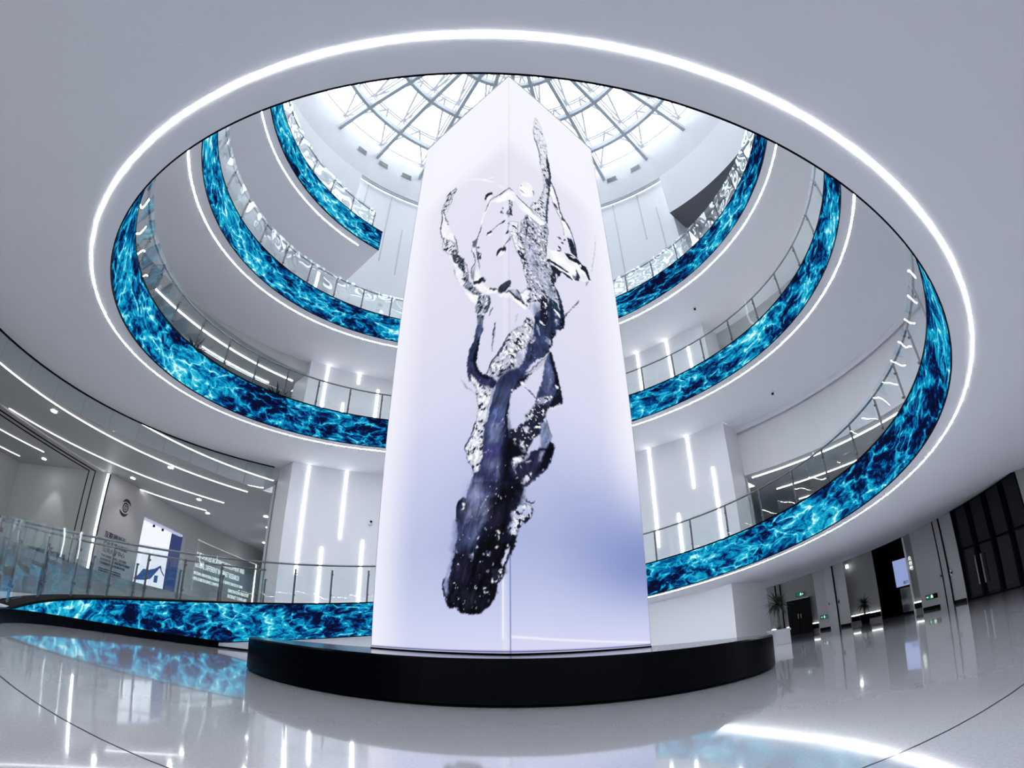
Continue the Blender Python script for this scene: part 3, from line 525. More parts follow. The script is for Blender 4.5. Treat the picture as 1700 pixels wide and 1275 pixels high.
def paint_splash(s, h, col):
    z = PH + (CTOP - PH) * h; AX = 0.62                         # the picture is drawn stretched sideways, AX evens it out
    X0 = s * AX; X = X0 + 0.026 * (fbm(s * 9, z * 9, 11) - 0.5) + 0.022 * (vnoise(s * 30, z * 30, 17) - 0.5); Y = z + 0.026 * (fbm(s * 9, z * 9, 23) - 0.5) + 0.022 * (vnoise(s * 30, z * 30, 29) - 0.5)
    for L in SPLASH:
        p = np.array(L[-1], float).reshape(-1, 2) / 100; p[:, 0] *= AX
        soft = (L[2] * (1.5 if L[2] > 3 else 1) if L[0] == 'f' else 0.9) * 0.009; m = soft + 0.04
        lo, hi = p.min(0) - m, p.max(0) + m
        ok = (X > lo[0]) & (X < hi[0]) & (Y > lo[1]) & (Y < hi[1])
        if not ok.any(): continue
        x, y = X[ok], Y[ok]; d = np.full(x.shape, 1e9); ins = np.zeros(x.shape, bool)
        for a, b in zip(p, np.roll(p, -1, 0)):
            e = b - a; t = np.clip(((x - a[0]) * e[0] + (y - a[1]) * e[1]) / (e @ e + 1e-12), 0, 1)
            d = np.minimum(d, np.hypot(x - a[0] - t * e[0], y - a[1] - t * e[1]))
            if e[1] != 0:
                c = (a[1] > y) != (b[1] > y); ins ^= c & (x < a[0] + (y - a[1]) * e[0] / e[1])
        sd = np.where(ins, d, -d); k = np.clip(0.5 + sd / (2 * soft + 0.004), 0, 1)
        if L[0] == 'f':
            c = np.array(L[1], float) * (0.92 + 0.16 * fbm(x * 7, y * 5, 5))[:, None]; k = k * L[3]
            if sum(L[1]) < 520 and np.ptp(p[:, 0]) * np.ptp(p[:, 1]) > 0.03:                       # silky streaks and sparks inside the dark water
                u = x - 0.22 * y; wx = u + 0.10 * (fbm(x * 5, y * 3, 61) - 0.5); g = fbm(wx * 16, y * 3.5, 71, 4)
                rg = 1 - np.abs(2 * fbm(wx * 11 + 3, y * 3.0, 83, 3) - 1); lum = sum(L[1]) / 3
                c = c * (0.42 + 1.15 * g)[:, None] + (smooth(0.86, 1.0, rg) * smooth(0.45, 0.65, fbm(x * 4, y * 3, 97)) * (10 + 0.22 * lum))[:, None] * np.array([0.9, 1.0, 1.25])
                sp = smooth(0.79, 0.85, fbm(x * 34, y * 26, 101, 2)) * smooth(0.42, 0.6, fbm(x * 3.3, y * 2.6, 107, 2)); c = c * (1 - 0.85 * sp[:, None]) + np.array([214, 220, 240.]) * 0.85 * sp[:, None]
        else:
            _, base, dk, wt, sc, al, dcol, _p = L; f = 26 / sc
            n1 = fbm(x * f, y * f * 0.8, 31, 3); n2 = fbm(x * f * 1.3 + 7, y * f + 3, 57, 3)
            c = np.array(base, float) * (0.86 + 0.28 * fbm(x * 9, y * 9, 3))[:, None]
            q = lambda n, r: smooth(0.5 + 0.17 * (1 - 2 * r), 0.5 + 0.17 * (1 - 2 * r) + 0.10, n)[:, None]
            kd = q(n1, dk); kw = q(n2, wt); c = c * (1 - kw) + 252 * kw; c = c * (1 - kd) + np.array(dcol, float) * kd; k = k * al
            rim = np.exp(-(sd / 0.012) ** 2)[:, None] * 0.45; c = c * (1 - rim) + np.array(dcol, float) * rim
        col[ok] = col[ok] * (1 - k[:, None]) + np.clip(c, 0, 255) * k[:, None]
    return col
# ------------------------------------------------------------------ materials of this place
M_CEIL = ceiling_mat()
M_WHITE = mat('white_wall_paint', (0.78, 0.78, 0.80, 1), 0.55, spec=0.3, noise=0.03, nscale=2)
M_PIER = mat('white_pier_panel', (0.80, 0.80, 0.825, 1), 0.4, spec=0.4, noise=0.02, nscale=3)
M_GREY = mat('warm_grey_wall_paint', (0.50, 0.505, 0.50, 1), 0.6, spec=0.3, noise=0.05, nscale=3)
M_DIMW = mat('grey_riser_panel', (0.26, 0.27, 0.28, 1), 0.4, noise=0.1)
M_LED3 = emis('low_level_led_diffuser', (0.95, 0.97, 1.0, 1), 3.0)
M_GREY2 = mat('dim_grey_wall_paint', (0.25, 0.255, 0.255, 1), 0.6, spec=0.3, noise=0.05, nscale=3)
M_ROOMC = mat('grey_room_ceiling', (0.52, 0.525, 0.54, 1), 0.5, spec=0.4, noise=0.06, nscale=1.5)
M_DGREY = mat('dark_grey_ceiling', (0.13, 0.135, 0.16, 1), 0.5, noise=0.1, nscale=2)
M_BLACK = mat('gloss_black_lacquer', (0.006, 0.007, 0.010, 1), 0.12, spec=0.5, noise=0.2, nscale=20)
M_SATIN = mat('satin_black_lacquer', (0.0012, 0.0013, 0.0025, 1), 0.25, spec=0.012, noise=0.2, nscale=20)
M_MATTE = mat('matt_black', (0.0022, 0.0024, 0.0032, 1), 0.5, spec=0.03, noise=0.2, nscale=20)
M_STEEL = mat('brushed_dark_steel', (0.16, 0.165, 0.175, 1), 0.35, metal=0.7, noise=0.15, nscale=40)
M_RIB = mat('painted_steel_beam', (0.50, 0.55, 0.59, 1), 0.45, noise=0.04, nscale=5)
M_BAR = mat('white_glazing_bar', (0.80, 0.78, 0.83, 1), 0.5, noise=0.04, nscale=5)
M_GLASS = glass('balustrade_glass', (0.955, 0.98, 0.977, 1), wave=0.010, wscale=1.1, refl=0.03)
M_GLASS_UP = glass('wavy_balustrade_glass', (0.93, 0.965, 0.965, 1), wave=0.05, wscale=0.9, refl=0.10)
M_CURT = glass('smoke_curtain_glass', (0.93, 0.96, 0.96, 1), wave=0.004, wscale=0.8, refl=0.20)
M_PANE = glass('skylight_glass', (0.96, 0.98, 0.99, 1))
M_DGLASS = mat('dark_door_glass', (0.006, 0.009, 0.014, 1), 0.02, spec=0.6, noise=0.1, nscale=2)
M_LED = emis('white_led_diffuser', (0.93, 0.96, 1.0, 1), LEDS)
M_LED2 = emis('white_led_diffuser_dim', (0.95, 0.97, 1.0, 1), LED2)
M_WATER = water_mat()
M_FLOOR = floor_mat()
M_JOINT = mat('floor_joint_filler', (0.10, 0.10, 0.11, 1), 0.9, spec=0.0, noise=0.1, nscale=30)

# ------------------------------------------------------------------ floor: a round inner field, a thin joint, the outer field
def ring(r0, r1, z, n=160):
    return MB().grid([[(CX + r * math.cos(2 * PI * j / n), CY + r * math.sin(2 * PI * j / n), z) for j in range(n)] for r in (r0, r1)], closed=True, flip=True)
struct('floor', ring(0.01, 8.085, 0.0), M_FLOOR)
struct('floor', ring(8.097, 45.0, 0.0), M_FLOOR)
struct('trim_1', ring(7.6, 9.6, -0.006), M_JOINT)

# ------------------------------------------------------------------ right-hand ground floor wall: plan points seen from the entrance (azimuth, distance, top)
_W = [(55.6, 16.3, 3.10), (54.1, 15.95, 3.10), (46.68, 17.91, 2.88), (45.3, 18.38, 2.84), (44.67, 18.6, 2.82), (44.13, 18.73, 2.80), (42.15, 19.24, 2.74), (41.43, 19.46, 2.72),
      (38.05, 20.34, 2.61), (35.23, 20.95, 2.53), (33.74, 21.36, 2.48), (33.12, 21.65, 2.46), (31.72, 21.85, 2.42), (28.74, 22.84, 2.32), (27.87, 23.04, 2.29), (26.0, 23.6, 2.25), (21.5, 25.0, 2.1)]
WK = 1.30
def wallpt(az, back=0.0):
    for (a1, d1, z1), (a0, d0, z0) in zip(_W[:-1], _W[1:]):
        if a0 <= az <= a1 or az > a1:
            t = (az - a0) / (a1 - a0); d = (d0 + t * (d1 - d0)) * WK + back; z = EYE + WK * (z0 + t * (z1 - z0) - EYE)
            x, y, _ = azp(az, d); return x, y, z
def uof(x, y): return ((PI - math.atan2(y - CY, x - CX)) / (2 * PI)) % 1
_wt = sorted((uof(*wallpt(a)[:2]), math.hypot(wallpt(a)[0] - CX, wallpt(a)[1] - CY), wallpt(a)[2]) for a in np.linspace(26, 55.6, 60))
def outer_edge(u, rdef, lift):
    """where the underside of the first ramp ends on the right: at the top of the ground floor wall"""
    if u <= _wt[0][0]: return _wt[0][1], _wt[0][2] - zh(_wt[0][0])
    r = float(np.interp(u, [a[0] for a in _wt], [a[1] for a in _wt])); z = float(np.interp(u, [a[0] for a in _wt], [a[2] for a in _wt]))
    if u > _wt[-1][0]:
        k = min(1, (u - _wt[-1][0]) / 0.12); e = (_wt[-1][2] - zh(_wt[-1][0])) * (1 - k)
        return _wt[-1][1] * (1 - k) + 19.0 * k, e
    return r, z - zh(u)

# ------------------------------------------------------------------ the spiral ramp: underside, deck and rims, one object per half turn
def ramp(u0, u1, rout, first=False, deck=10.0):
    n = max(8, int((u1 - u0) * 480)); us = frange(u0, u1, n); rows = []
    for u in us:
        R = rr(u); row = [hx(u, 0, 0.0), hx(u, 0.25, 0.0), hx(u, 0.45, 0), hx(u, 1.0, 0)]
        if first:
            ro, e = outer_edge(u, rout, True)
            row += [hx(u, 2.2, 0), pol(u, 0.5 * (ro + R + 2.2), zh(u) + e * 0.5), pol(u, ro, zh(u) + e)]
        else:
            row += [hx(u, 2.2, 0), pol(u, 0.5 * (rout + R + 2.2), zh(u)), pol(u, rout, zh(u))]
        rows.append(row)
    struct('ceiling', MB().grid(rows), M_CEIL, smooth=True)
    mb = MB()
    mb.grid([[hx(u, 0.03, 0.03), hx(u, 0.03, HB - 0.03), hx(u, 0.30, HB - 0.03), hx(u, 0.30, 0.75), pol(u, deck, zh(u) + 0.75), pol(u, deck, zh(u) + 0.2)] for u in us])
    for u in (u0, u1):
        mb.face([hx(u, 0.02, 0), hx(u, 0.02, HB - 0.02), hx(u, 0.3, HB - 0.02), hx(u, 0.3, 0.75), pol(u, deck, zh(u) + 0.75), pol(u, deck, zh(u))])
    struct('floor', mb, M_WHITE)
ramp(-0.14, 0.115, 12.05, deck=10.05)
ramp(0.115, 0.335, 10.8)
ramp(0.335, 0.93, 12.05, first=True)
ramp(0.93, 1.115, 12.05)
ramp(1.115, 1.379, 10.84)
ramp(1.379, 1.75, 12.05)
ramp(1.75, 2.115, 11.1)
ramp(2.115, 2.379, 10.84)
ramp(2.379, 2.75, 12.2)
ramp(2.75, 3.1238, 10.8)

# LED ribbons on the ramp's inner face
def ribbon(u0, u1, label):
    um = (u0 + u1) / 2; t = thing('led_ribbon', label, 'screen', hx(um), 'blue LED ribbons along the spiral ramp')
    n = int((u1 - u0) * 480); us = frange(u0, u1, n); vs_ = [0.0, 0.25, 0.5, 0.75, 1.0]
    lo = lambda u: max(0.025, 0.185 - zh(u))        # the lowest ribbon is cut by the black base it stands on
    hgt = lambda u, v: lo(u) + max(0.004, HB - 0.03 - lo(u)) * v
    rows = [[pol(u, rr(u) - 0.012, zh(u) + hgt(u, v)) for v in vs_] for u in us]
    uv = [(u * 2 * PI * RW, hgt(u, v)) for u in us for v in vs_]
    obj('display', MB().grid(rows, flip=True), M_WATER, t, smooth=True, uv=uv)
    for a, b in ((-0.025, 0.0), (HB - 0.03, HB + 0.012)):
        g = (lambda u, q: pol(u, rr(u), zh(u) + lo(u) + q)) if a < 0 else (lambda u, q: pol(u, rr(u), max(zh(u) + q, 0.19)))
        sh = lambda p, u, d: pol(u, rr(u) + d, p[2])
        obj('frame', MB().grid([[sh(g(u, a), u, 0.02), sh(g(u, a), u, -0.02), sh(g(u, b), u, -0.02), sh(g(u, b), u, 0.29 if a > 0 else 0.02)] for u in us]), M_MATTE, t, label='black edge frame')
    obj('housing', MB().grid([[pol(u, rr(u) + d, zh(u) + hgt(u, v)) for d, v in ((-0.008, 0), (0.02, 0), (0.02, 1), (-0.008, 1))] for u in us]), M_MATTE, t)
ribbon(-0.14, 0.25, 'lowest blue water LED ribbon, rising from the black base at left')
ribbon(0.25, 0.75, 'blue water LED ribbon sweeping up on the right just above the potted palms')
ribbon(0.75, 1.25, 'blue water LED ribbon of the big left curve inside the bright ceiling ring')
ribbon(1.25, 1.75, 'blue water LED ribbon on the right, second one above the palms')
ribbon(1.75, 2.25, 'blue water LED ribbon on the left, second one above the wall with the logo')
ribbon(2.25, 2.75, 'blue water LED ribbon on the right, highest, below the dark ceiling recess')
ribbon(2.75, 3.1238, 'blue water LED ribbon on the left, highest, cut off square before the white pier')

# light lines recessed in the undersides
def strip(u0, u1, label, hw=0.02, m=None):
    um = (u0 + u1) / 2; us = frange(u0, u1, int((u1 - u0) * 480)); mb = MB()
    mb.grid([[hx(u, 0.335 - hw, 0.002), hx(u, 0.335 - hw, -0.0035), hx(u, 0.335 + hw, -0.0035), hx(u, 0.335 + hw, 0.002)] for u in us])
    o = obj('light_strip', mb, m or M_LED, smooth=False); tag(o, label, 'light', 'light lines under the spiral ramp')
strip(0.22, 1.22, 'bright white light line circling the whole lowest ceiling opening', 0.014, emis('bright_led_diffuser', (0.93, 0.96, 1.0, 1), LEDS * 1.5))
strip(1.28, 1.74, 'white light line under the second ramp on the right')
strip(1.78, 2.22, 'white light line under the second ramp on the left')
strip(2.28, 2.74, 'white light line under the highest ramp on the right')
strip(2.78, 3.108, 'white light line under the highest ramp on the left, ending short of the cut end')

# glass balustrades
def post_mesh():
    mb = MB(); mb.box((0, 0, 0.5), (0.05, 0.026, 1.02)); return mb.mesh('post', M_STEEL)
def clamp_mesh():
    mb = MB()
    mb.tube([(0, -0.05, 0), (0, 0.02, 0)], 0.028, 8); return mb.mesh('clamp', M_STEEL)
PM, CM = post_mesh(), clamp_mesh()
def balustrade(u0, u1, step, label, dr=0.14, z0=HB, hgt=1.0, rfix=None, gm=None):
    um = (u0 + u1) / 2
    P = (lambda u, dz, d=0.0: pol(u, rfix + d, zh(u) + dz)) if rfix else (lambda u, dz, d=0.0: hx(u, dr + d, dz))
    t = thing('glass_balustrade', label, 'railing', P(um, z0), 'glass balustrades along the ramp edges')
    k = int(round((u1 - u0) / step)); us = [u0 + step * i for i in range(k + 1)]
    for u in us:
        x, y, z = P(u, z0); a = PI - 2 * PI * u - PI / 2
        m = Matrix.Translation((x, y, z)) @ Matrix.Rotation(a, 4, 'Z')
        p = link('post', PM, t, m); WORLD[p.name] = m
        for zc in (0.22, 0.78):
            link('clamp', CM, p, m @ Matrix.Translation((0, 0, zc * hgt)))
    for a, b in zip(us[:-1], us[1:]):
        g = (b - a) * 0.03; a2, b2 = a + g, b - g; mb = MB(); q = frange(a2, b2, 2)
        mb.grid([[P(u, z0 + 0.07, -0.05), P(u, z0 + hgt - 0.10 + 0.18, -0.05), P(u, z0 + hgt - 0.10 + 0.18, -0.038), P(u, z0 + 0.07, -0.038)] for u in q], closed=True)
        obj('glass_panel', mb, gm or M_GLASS, t)
    rail = [P(u, z0 + hgt + 0.03, 0.03) for u in frange(u0, u0 + step * k, k * 3)]
    obj('handrail', MB().tube(rail, 0.026, 8), M_STEEL, t, smooth=True)
balustrade(0.1011 - 0.0242 * 9, 0.26, 0.0242, 'glass balustrade with steel handrail on the lowest LED ribbon at left', hgt=1.12)
balustrade(-0.115, 0.105, 0.0242, 'glass balustrade standing behind the lowest one, in front of the wall with the logo', rfix=10.02, z0=0.75, hgt=1.32)
balustrade(0.3424 - 0.0244 * 2, 0.62, 0.0244, 'glass balustrade with steel handrail above the lowest LED ribbon at right')
balustrade(0.8777, 1.20, 0.0245, 'glass balustrade on the big left LED ribbon, two dark plants behind it')
balustrade(1.3226, 1.60, 0.0243, 'glass balustrade on the second LED ribbon at right')
balustrade(1.85, 2.19, 0.0245, 'glass balustrade on the second LED ribbon at left, below the cut end', gm=M_GLASS_UP)
balustrade(2.3218, 2.60, 0.0237, 'glass balustrade on the highest LED ribbon at right, below the dark recess', gm=M_GLASS_UP)
balustrade(2.856, 3.118, 0.0235, 'glass balustrade on the highest LED ribbon at left', gm=M_GLASS_UP)

# ------------------------------------------------------------------ plinth and video tower
PX, PY, PH = -0.036, 9.566, 0.4815
pl = MB()
pl.lathe([(4.33, 0.0), (4.33, 0.012), (4.366, 0.03), (4.366, PH - 0.02), (4.35, PH), (0.01, PH)], (PX, PY, 0), 128)
t = thing('round_plinth', 'low round gloss black plinth carrying the video tower', 'plinth', (PX, PY, 0))
obj('drum', pl, M_SATIN, t, smooth=False)
obj('top', MB().lathe([(4.34, PH + 0.001), (0.01, PH + 0.001)], (PX, PY, 0), 128), M_BLACK, t, label='mirror-black top')
CH, CTOP = 2.4828, 13.917
t = thing('video_tower', 'tall square tower of bright screens showing a dark splash of water on lilac', 'screen', (PX, PY, PH))
TOW = t
def corner(k, h=CH):
    a = 0.00174 + k * PI / 2; return (PX + h * math.sin(a), PY - h * math.cos(a))
SCREENS()
for k in range(1, 4):
    c = corner(k, CH - 0.004)
    obj('corner_trim', MB().box((c[0], c[1], (PH + CTOP) / 2), (0.012, 0.012, CTOP - PH), PI / 4), mat('tower_corner_trim', (0.45, 0.45, 0.55, 1), 0.4, noise=0.1) if k == 1 else bpy.data.materials['tower_corner_trim'], t)
cp = MB(); q = [corner(k, CH + 0.01) for k in range(4)]
cp.prism(q, CTOP, CTOP + 0.05)
obj('cap', cp, M_STEEL, t, label='thin dark metal cap edge')
fb = MB(); fb.prism([corner(k, CH + 0.012) for k in range(4)], PH + 0.002, PH + 0.03)
obj('foot_trim', fb, M_MATTE, t, label='thin black foot trim')

# ------------------------------------------------------------------ black base below the lowest ribbon, white wall beyond its end
us = frange(-0.13, 0.0535, 50)
q = lambda u, d, z: pol(u, rr(u) + d, z)
struct('baseboard_left', MB().grid([[q(u, -0.03, 0.0), q(u, -0.03, 0.175), q(u, 0.3, 0.175)] for u in us]).face([q(.0535, -.03, 0), q(.0535, -.03, .175), q(.0535, .5, .175), q(.0535, .5, 0)]), M_SATIN, smooth=False)
us = frange(0.0515, 0.2, 30)
struct('wall_left', MB().grid([[pol(u, rr(u) + 0.1, 0.0), hx(u, 0.1, 0.0)] for u in us]), M_WHITE)
struct('baseboard_left', MB().grid([[pol(u, rr(u) + 0.085, 0.0), pol(u, rr(u) + 0.085, 0.05), pol(u, rr(u) + 0.1, 0.05)] for u in us]), M_MATTE)
us = frange(0.2, 0.37, 30)
struct('wall_back', MB().grid([[pol(u, 10.6, 0.0), pol(u, 10.6, zh(u) + 0.3)] for u in us]).face([pol(.37133, 10.6, 0), azp(26.8, 24.0, 0), azp(26.8, 24.0, 3.0), pol(.37133, 10.6, 2.5)]).face([pol(.37, 10.6, 0), pol(.37133, 10.6, 0), pol(.37133, 10.6, 2.7), pol(.37, 10.6, 2.7)]), M_PIER)

# ------------------------------------------------------------------ the white pier behind the tower and the drum below the skylight
RP = 10.85; uL, uR = 0.11506, 0.37868
us = frange(uL, uR, 48)
pr = MB().grid([[pol(u, RP, zh(u) + 0.1) if zh(u) > 0 else pol(u, RP, 0), pol(u, RP, 22.25)] for u in us])
pr.face([pol(uL, RP, 0), pol(uL, RP, 22.25), (-8.95, 17.9, 22.25), (-8.95, 17.9, 0)])
pr.face([(-8.95, 17.9, 0), (-8.95, 17.9, 22.25), (-10.3, 20.35, 22.25), (-10.3, 20.35, 0)])
pr.face([(9.05, 18.2, 3.4), (10.4, 20.7, 3.4), (10.4, 20.7, 22.25), (9.05, 18.2, 22.25)])
pr.face([pol(uR, RP, 3.2), (9.05, 18.2, 3.2), (9.05, 18.2, 22.25), pol(uR, RP, 22.25)])
struct('wall_back', pr, M_PIER)
nD = 96
us = frange(0.3785, 1.1155, 110)
struct('wall_drum', MB().grid([[pol(u, 10.5, 19.4), pol(u, 10.5, 22.2), pol(u, 10.72, 22.2)] for u in us]), M_WHITE)
struct('ceiling', MB().grid([[pol(u, 10.5, 19.4), pol(u, 12.0, 19.4), pol(u, 12.0, 19.6), pol(u, 14.0, 19.6)] for u in us]), M_DGREY)
struct('wall_drum', MB().lathe([(10.72, 22.26), (10.62, 22.3), (10.25, 24.4), (10.35, 25.3)], (CX, CY, 0), nD), M_WHITE, smooth=False)
struct('trim_2', MB().lathe([(10.76, 22.18), (10.66, 22.18), (10.66, 22.25), (10.76, 22.25)], (CX, CY, 0), nD), M_RIB)
us = frange(0.376, 1.118, 120)
struct('wall_drum', MB().grid([[pol(u, 13.2, 10.4), pol(u, 13.2, 19.4)] for u in us], flip=True), M_WHITE)
for k, u in enumerate((0.1084, 0.1305, 0.1531, 0.361, 0.3383)):
    x, y, z = pol(u, 10.40, 23.72); a = PI / 2 - 2 * PI * u + PI / 2
    t = thing('air_vent', ('grey air vent in the drum below the skylight, %s' % ('farthest left', 'second from left', 'just left of the tower', 'farthest right', 'just right of the tower')[k]), 'vent', (x, y, z), 'air vents below the skylight')
    ca, sa = math.cos(PI - 2 * PI * u + PI / 2), math.sin(PI - 2 * PI * u + PI / 2); ax = ((ca, sa, 0), (-sa, ca, 0), (0, 0, 1))
    obj('frame', MB().box((x, y, z), (0.62, 0.10, 0.34), ax=ax), M_RIB, t)
    for j in range(4):
        d = 0.06; nx, ny = -math.cos(PI - 2 * PI * u) * d, -math.sin(PI - 2 * PI * u) * d
        obj('louvre', MB().box((x + nx, y + ny, z - 0.11 + 0.073 * j), (0.54, 0.02, 0.05), ax=ax), M_STEEL, t)
# unlit slots and lit wall lights of the pier
def wall_light(u, z0, z1, label, m, cat='light', group='upright light bars on the white pier', w=0.085):
    a = PI - 2 * PI * u; ax = ((-math.sin(a), math.cos(a), 0), (math.cos(a), math.sin(a), 0), (0, 0, 1)); x, y, _ = pol(u, RP - 0.012, 0)
    t = thing('wall_light', label, cat, pol(u, RP, z0), group)
    obj('diffuser', MB().box((x, y, (z0 + z1) / 2), (w, 0.03, z1 - z0), ax=ax), m, t)
    obj('housing', MB().box(pol(u, RP + 0.01, (z0 + z1) / 2), (w + 0.02, 0.03, z1 - z0 + 0.02), ax=ax), M_BAR, t)
for d in ((0.125, 2.69, 6.72, 'longest upright light bar on the lower left of the pier, from ceiling to handrail'), (0.1477, 4.26, 6.9, 'light bar hanging from the ceiling, second from left on the lower left pier'),
          (0.138, 1.75, 3.85, 'short upright light bar behind the lower left handrail, between the two hanging ones'), (0.1608, 1.9, 4.36, 'short upright light bar behind the lower left handrail, nearest the tower'),
          (0.3316, 4.07, 8.2, 'longest upright light bar on the right of the pier, next to the tower'), (0.3557, 6.08, 8.35, 'light bar hanging from the ceiling right of the tower, above the lowest ribbon'),
          (0.3682, 3.98, 6.71, 'upright light bar farthest right on the pier above the lowest ribbon'), (0.3448, 3.5, 5.25, 'short upright light bar rising from the lowest right ribbon'),
          (0.1265, 8.95, 11.25, 'light bar reaching from the ceiling down to the big left ribbon'), (0.1472, 10.71, 11.4, 'very short light bar hanging from the ceiling on the left of the pier'),
          (0.1395, 8.95, 9.67, 'very short light bar standing on the big left ribbon'), (0.1605, 9.1, 10.71, 'light bar behind the big left handrail, nearest the tower'),
          (0.3323, 10.6, 12.62, 'light bar from the ceiling above the second right ribbon, next to the tower'), (0.3529, 10.9, 12.75, 'light bar from the ceiling above the second right ribbon, farther from the tower'),
          (0.3665, 10.6, 12.13, 'light bar standing on the second right ribbon, farthest from the tower')):
    wall_light(d[0], d[1], d[2], d[3], M_LED2)
M_SLOT = mat('unlit_diffuser', (0.60, 0.62, 0.66, 1), 0.4, noise=0.03)
for d in ((0.1253, 18.8, 22.17, 'unlit light slot high on the left of the pier, farthest from the tower'), (0.1468, 17.5, 22.22, 'longest unlit light slot high on the left of the pier'), (0.1602, 17.0, 20.06, 'unlit light slot high on the left of the pier, nearest the tower'),
          (0.3329, 15.0, 22.2, 'longest unlit light slot high on the right of the pier'), (0.3541, 18.82, 22.2, 'unlit light slot hanging from the cornice on the right of the pier'), (0.3673, 17.6, 20.58, 'unlit light slot high on the right of the pier, farthest from the tower')):
    wall_light(d[0], d[1], d[2], d[3], M_SLOT, group='unlit slots high on the white pier', w=0.06)
x, y, z = pol(0.16416, RP - 0.06, 5.07)
t = thing('security_camera', 'small white dome camera with dark lens on the pier wall left of the tower', 'camera', (x, y, z))
obj('body', MB().lathe([(0.0, -0.10), (0.07, -0.09), (0.085, -0.02), (0.085, 0.08), (0.0, 0.09)], (x, y, z), 16), M_WHITE, t, smooth=True)
obj('lens', MB().lathe([(0.0, -0.05), (0.035, -0.035), (0.05, 0.0), (0.035, 0.035), (0.0, 0.05)], (x + 0.04, y - 0.07, z + 0.02), 12), M_MATTE, t, smooth=True, label='dark round lens')

# ------------------------------------------------------------------ skylight
sky = bpy.data.objects.new('window_1', None); C.objects.link(sky); sky['kind'] = 'structure'; WORLD['window_1'] = Matrix.Identity(4)
OFF = -0.012; NR = 24
def sk(az, r, z): return (CX + r * math.sin(az), CY + r * math.cos(az), z)
AZ = [OFF + (k + 0.0) * 2 * PI / NR for k in range(NR)]
ZL = lambda r: 24.0 + 0.25 * (1 - (r / 10.9) ** 2)
ZU = lambda r: 25.05 + 0.30 * (1 - (r / 10.9) ** 2)
RINGS = (8.25, 5.7, 3.3)
for a in AZ:
    m = MB()
    q = [10.95, 8.25, 5.7, 3.3, 0.9]
    for r0, r1 in zip(q[:-1], q[1:]): m.bar(sk(a, r0, ZL(r0)), sk(a, r1, ZL(r1)), 0.17, 0.34)
    obj('rib', m, M_RIB, sky)
def ring_bar(r, z, w, h, n=96):
    rows = []
    for k in range(n):
        a = OFF + 2 * PI * k / n
        rows.append([sk(a, r - w / 2, z - h / 2), sk(a, r + w / 2, z - h / 2), sk(a, r + w / 2, z + h / 2), sk(a, r - w / 2, z + h / 2)])
    rows.append(rows[0]); return MB().grid(rows, closed=True, flip=True)
for r in RINGS + (0.9,): obj('ring_beam', ring_bar(r, ZL(r), 0.17, 0.34), M_RIB, sky)
UR = (10.3, 8.27, 5.7, 3.3, 0.9)
for r in UR:
    obj('glazing_ring', ring_bar(r - 0.07, ZU(r), 0.075, 0.10), M_BAR, sky); obj('glazing_ring', ring_bar(r + 0.07, ZU(r), 0.075, 0.10), M_BAR, sky)
for i, a in enumerate(AZ):
    b = AZ[(i + 1) % NR] if i < NR - 1 else AZ[0] + 2 * PI
    m = MB()
    for r0, r1 in zip(UR[:-1], UR[1:]):
        for s in (-1, 1):
            o = 0.07 * s
            m.bar((sk(a, r0, ZU(r0))[0] + o * math.cos(a), sk(a, r0, ZU(r0))[1] - o * math.sin(a), ZU(r0)), (sk(a, r1, 0)[0] + o * math.cos(a), sk(a, r1, 0)[1] - o * math.sin(a), ZU(r1)), 0.07, 0.09)
    obj('glazing_bar', m, M_BAR, sky)
    for j, (r0, r1) in enumerate(zip(UR[:-1], UR[1:])):
        if r1 > 1:
            mid = (a + b) / 2
            d = MB(); d.bar(sk(a, r0, ZU(r0)), sk(mid, r1, ZU(r1)), 0.10, 0.08); d.bar(sk(b, r0, ZU(r0)), sk(mid, r1, ZU(r1)), 0.10, 0.08)
            obj('brace', d, M_BAR, sky)
        obj('pane', MB().face([sk(a + .004, r0 - .03, ZU(r0) + .06), sk(b - .004, r0 - .03, ZU(r0) + .06), sk(b - .004, r1 + .03, ZU(r1) + .06), sk(a + .004, r1 + .03, ZU(r1) + .06)]), M_PANE, sky)
    s = MB()
    for r in RINGS: s.bar(sk(a, r, ZL(r) + 0.15), sk(a, r, ZU(r)), 0.06, 0.06, up=(0, 1, 0))
    obj('strut', s, M_BAR, sky)

# ------------------------------------------------------------------ rooms opening off the ramp: flat ceilings and walls
def flat_ring(u0, u1, r0, r1, z, m, name='ceiling'):
    us = frange(u0, u1, 40); struct(name, MB().grid([[pol(u, r0, z), pol(u, (r0 + r1) / 2, z), pol(u, r1, z)] for u in us]), m)
def upright(u0, u1, r, z0, z1, m, name):
    us = frange(u0, u1, 40); g = lambda f, u: f(u) if callable(f) else f
    struct(name, MB().grid([[pol(u, r, g(z0, u)), pol(u, r, g(z1, u))] for u in us]), m)
XW = -17.75
# level one, left
flat_ring(-0.16, 0.1175, 12.05, 14.0, 6.2, M_ROOMC); flat_ring(-0.16, 0.24, 14.0, 50.0, 6.2, M_ROOMC)
upright(-0.16, 0.1175, 12.06, lambda u: min(6.2, zh(u + 1)) - 0.0, lambda u: max(6.22, zh(u + 1)), M_GREY, 'trim_3')
flat_ring(-0.16, 0.1175, 10.05, 48.0, 1.28, M_GREY, 'floor')
upright(-0.16, 0.1175, 10.06, lambda u: max(0.0, zh(u) + 0.15), lambda u: 1.28, M_DIMW, 'wall_left')
def wall_rect(p, q, z0, z1, m, name='wall_left'):
    struct(name, MB().face([(p[0], p[1], z0), (q[0], q[1], z0), (q[0], q[1], z1), (p[0], p[1], z1)]), m)
wall_rect((-24.6, 18.2), (XW - 0.12, 18.2), 1.28, 6.2, M_GREY)
wall_rect((-24.6, 8.0), (-24.6, 18.2), 1.28, 6.2, M_GREY)
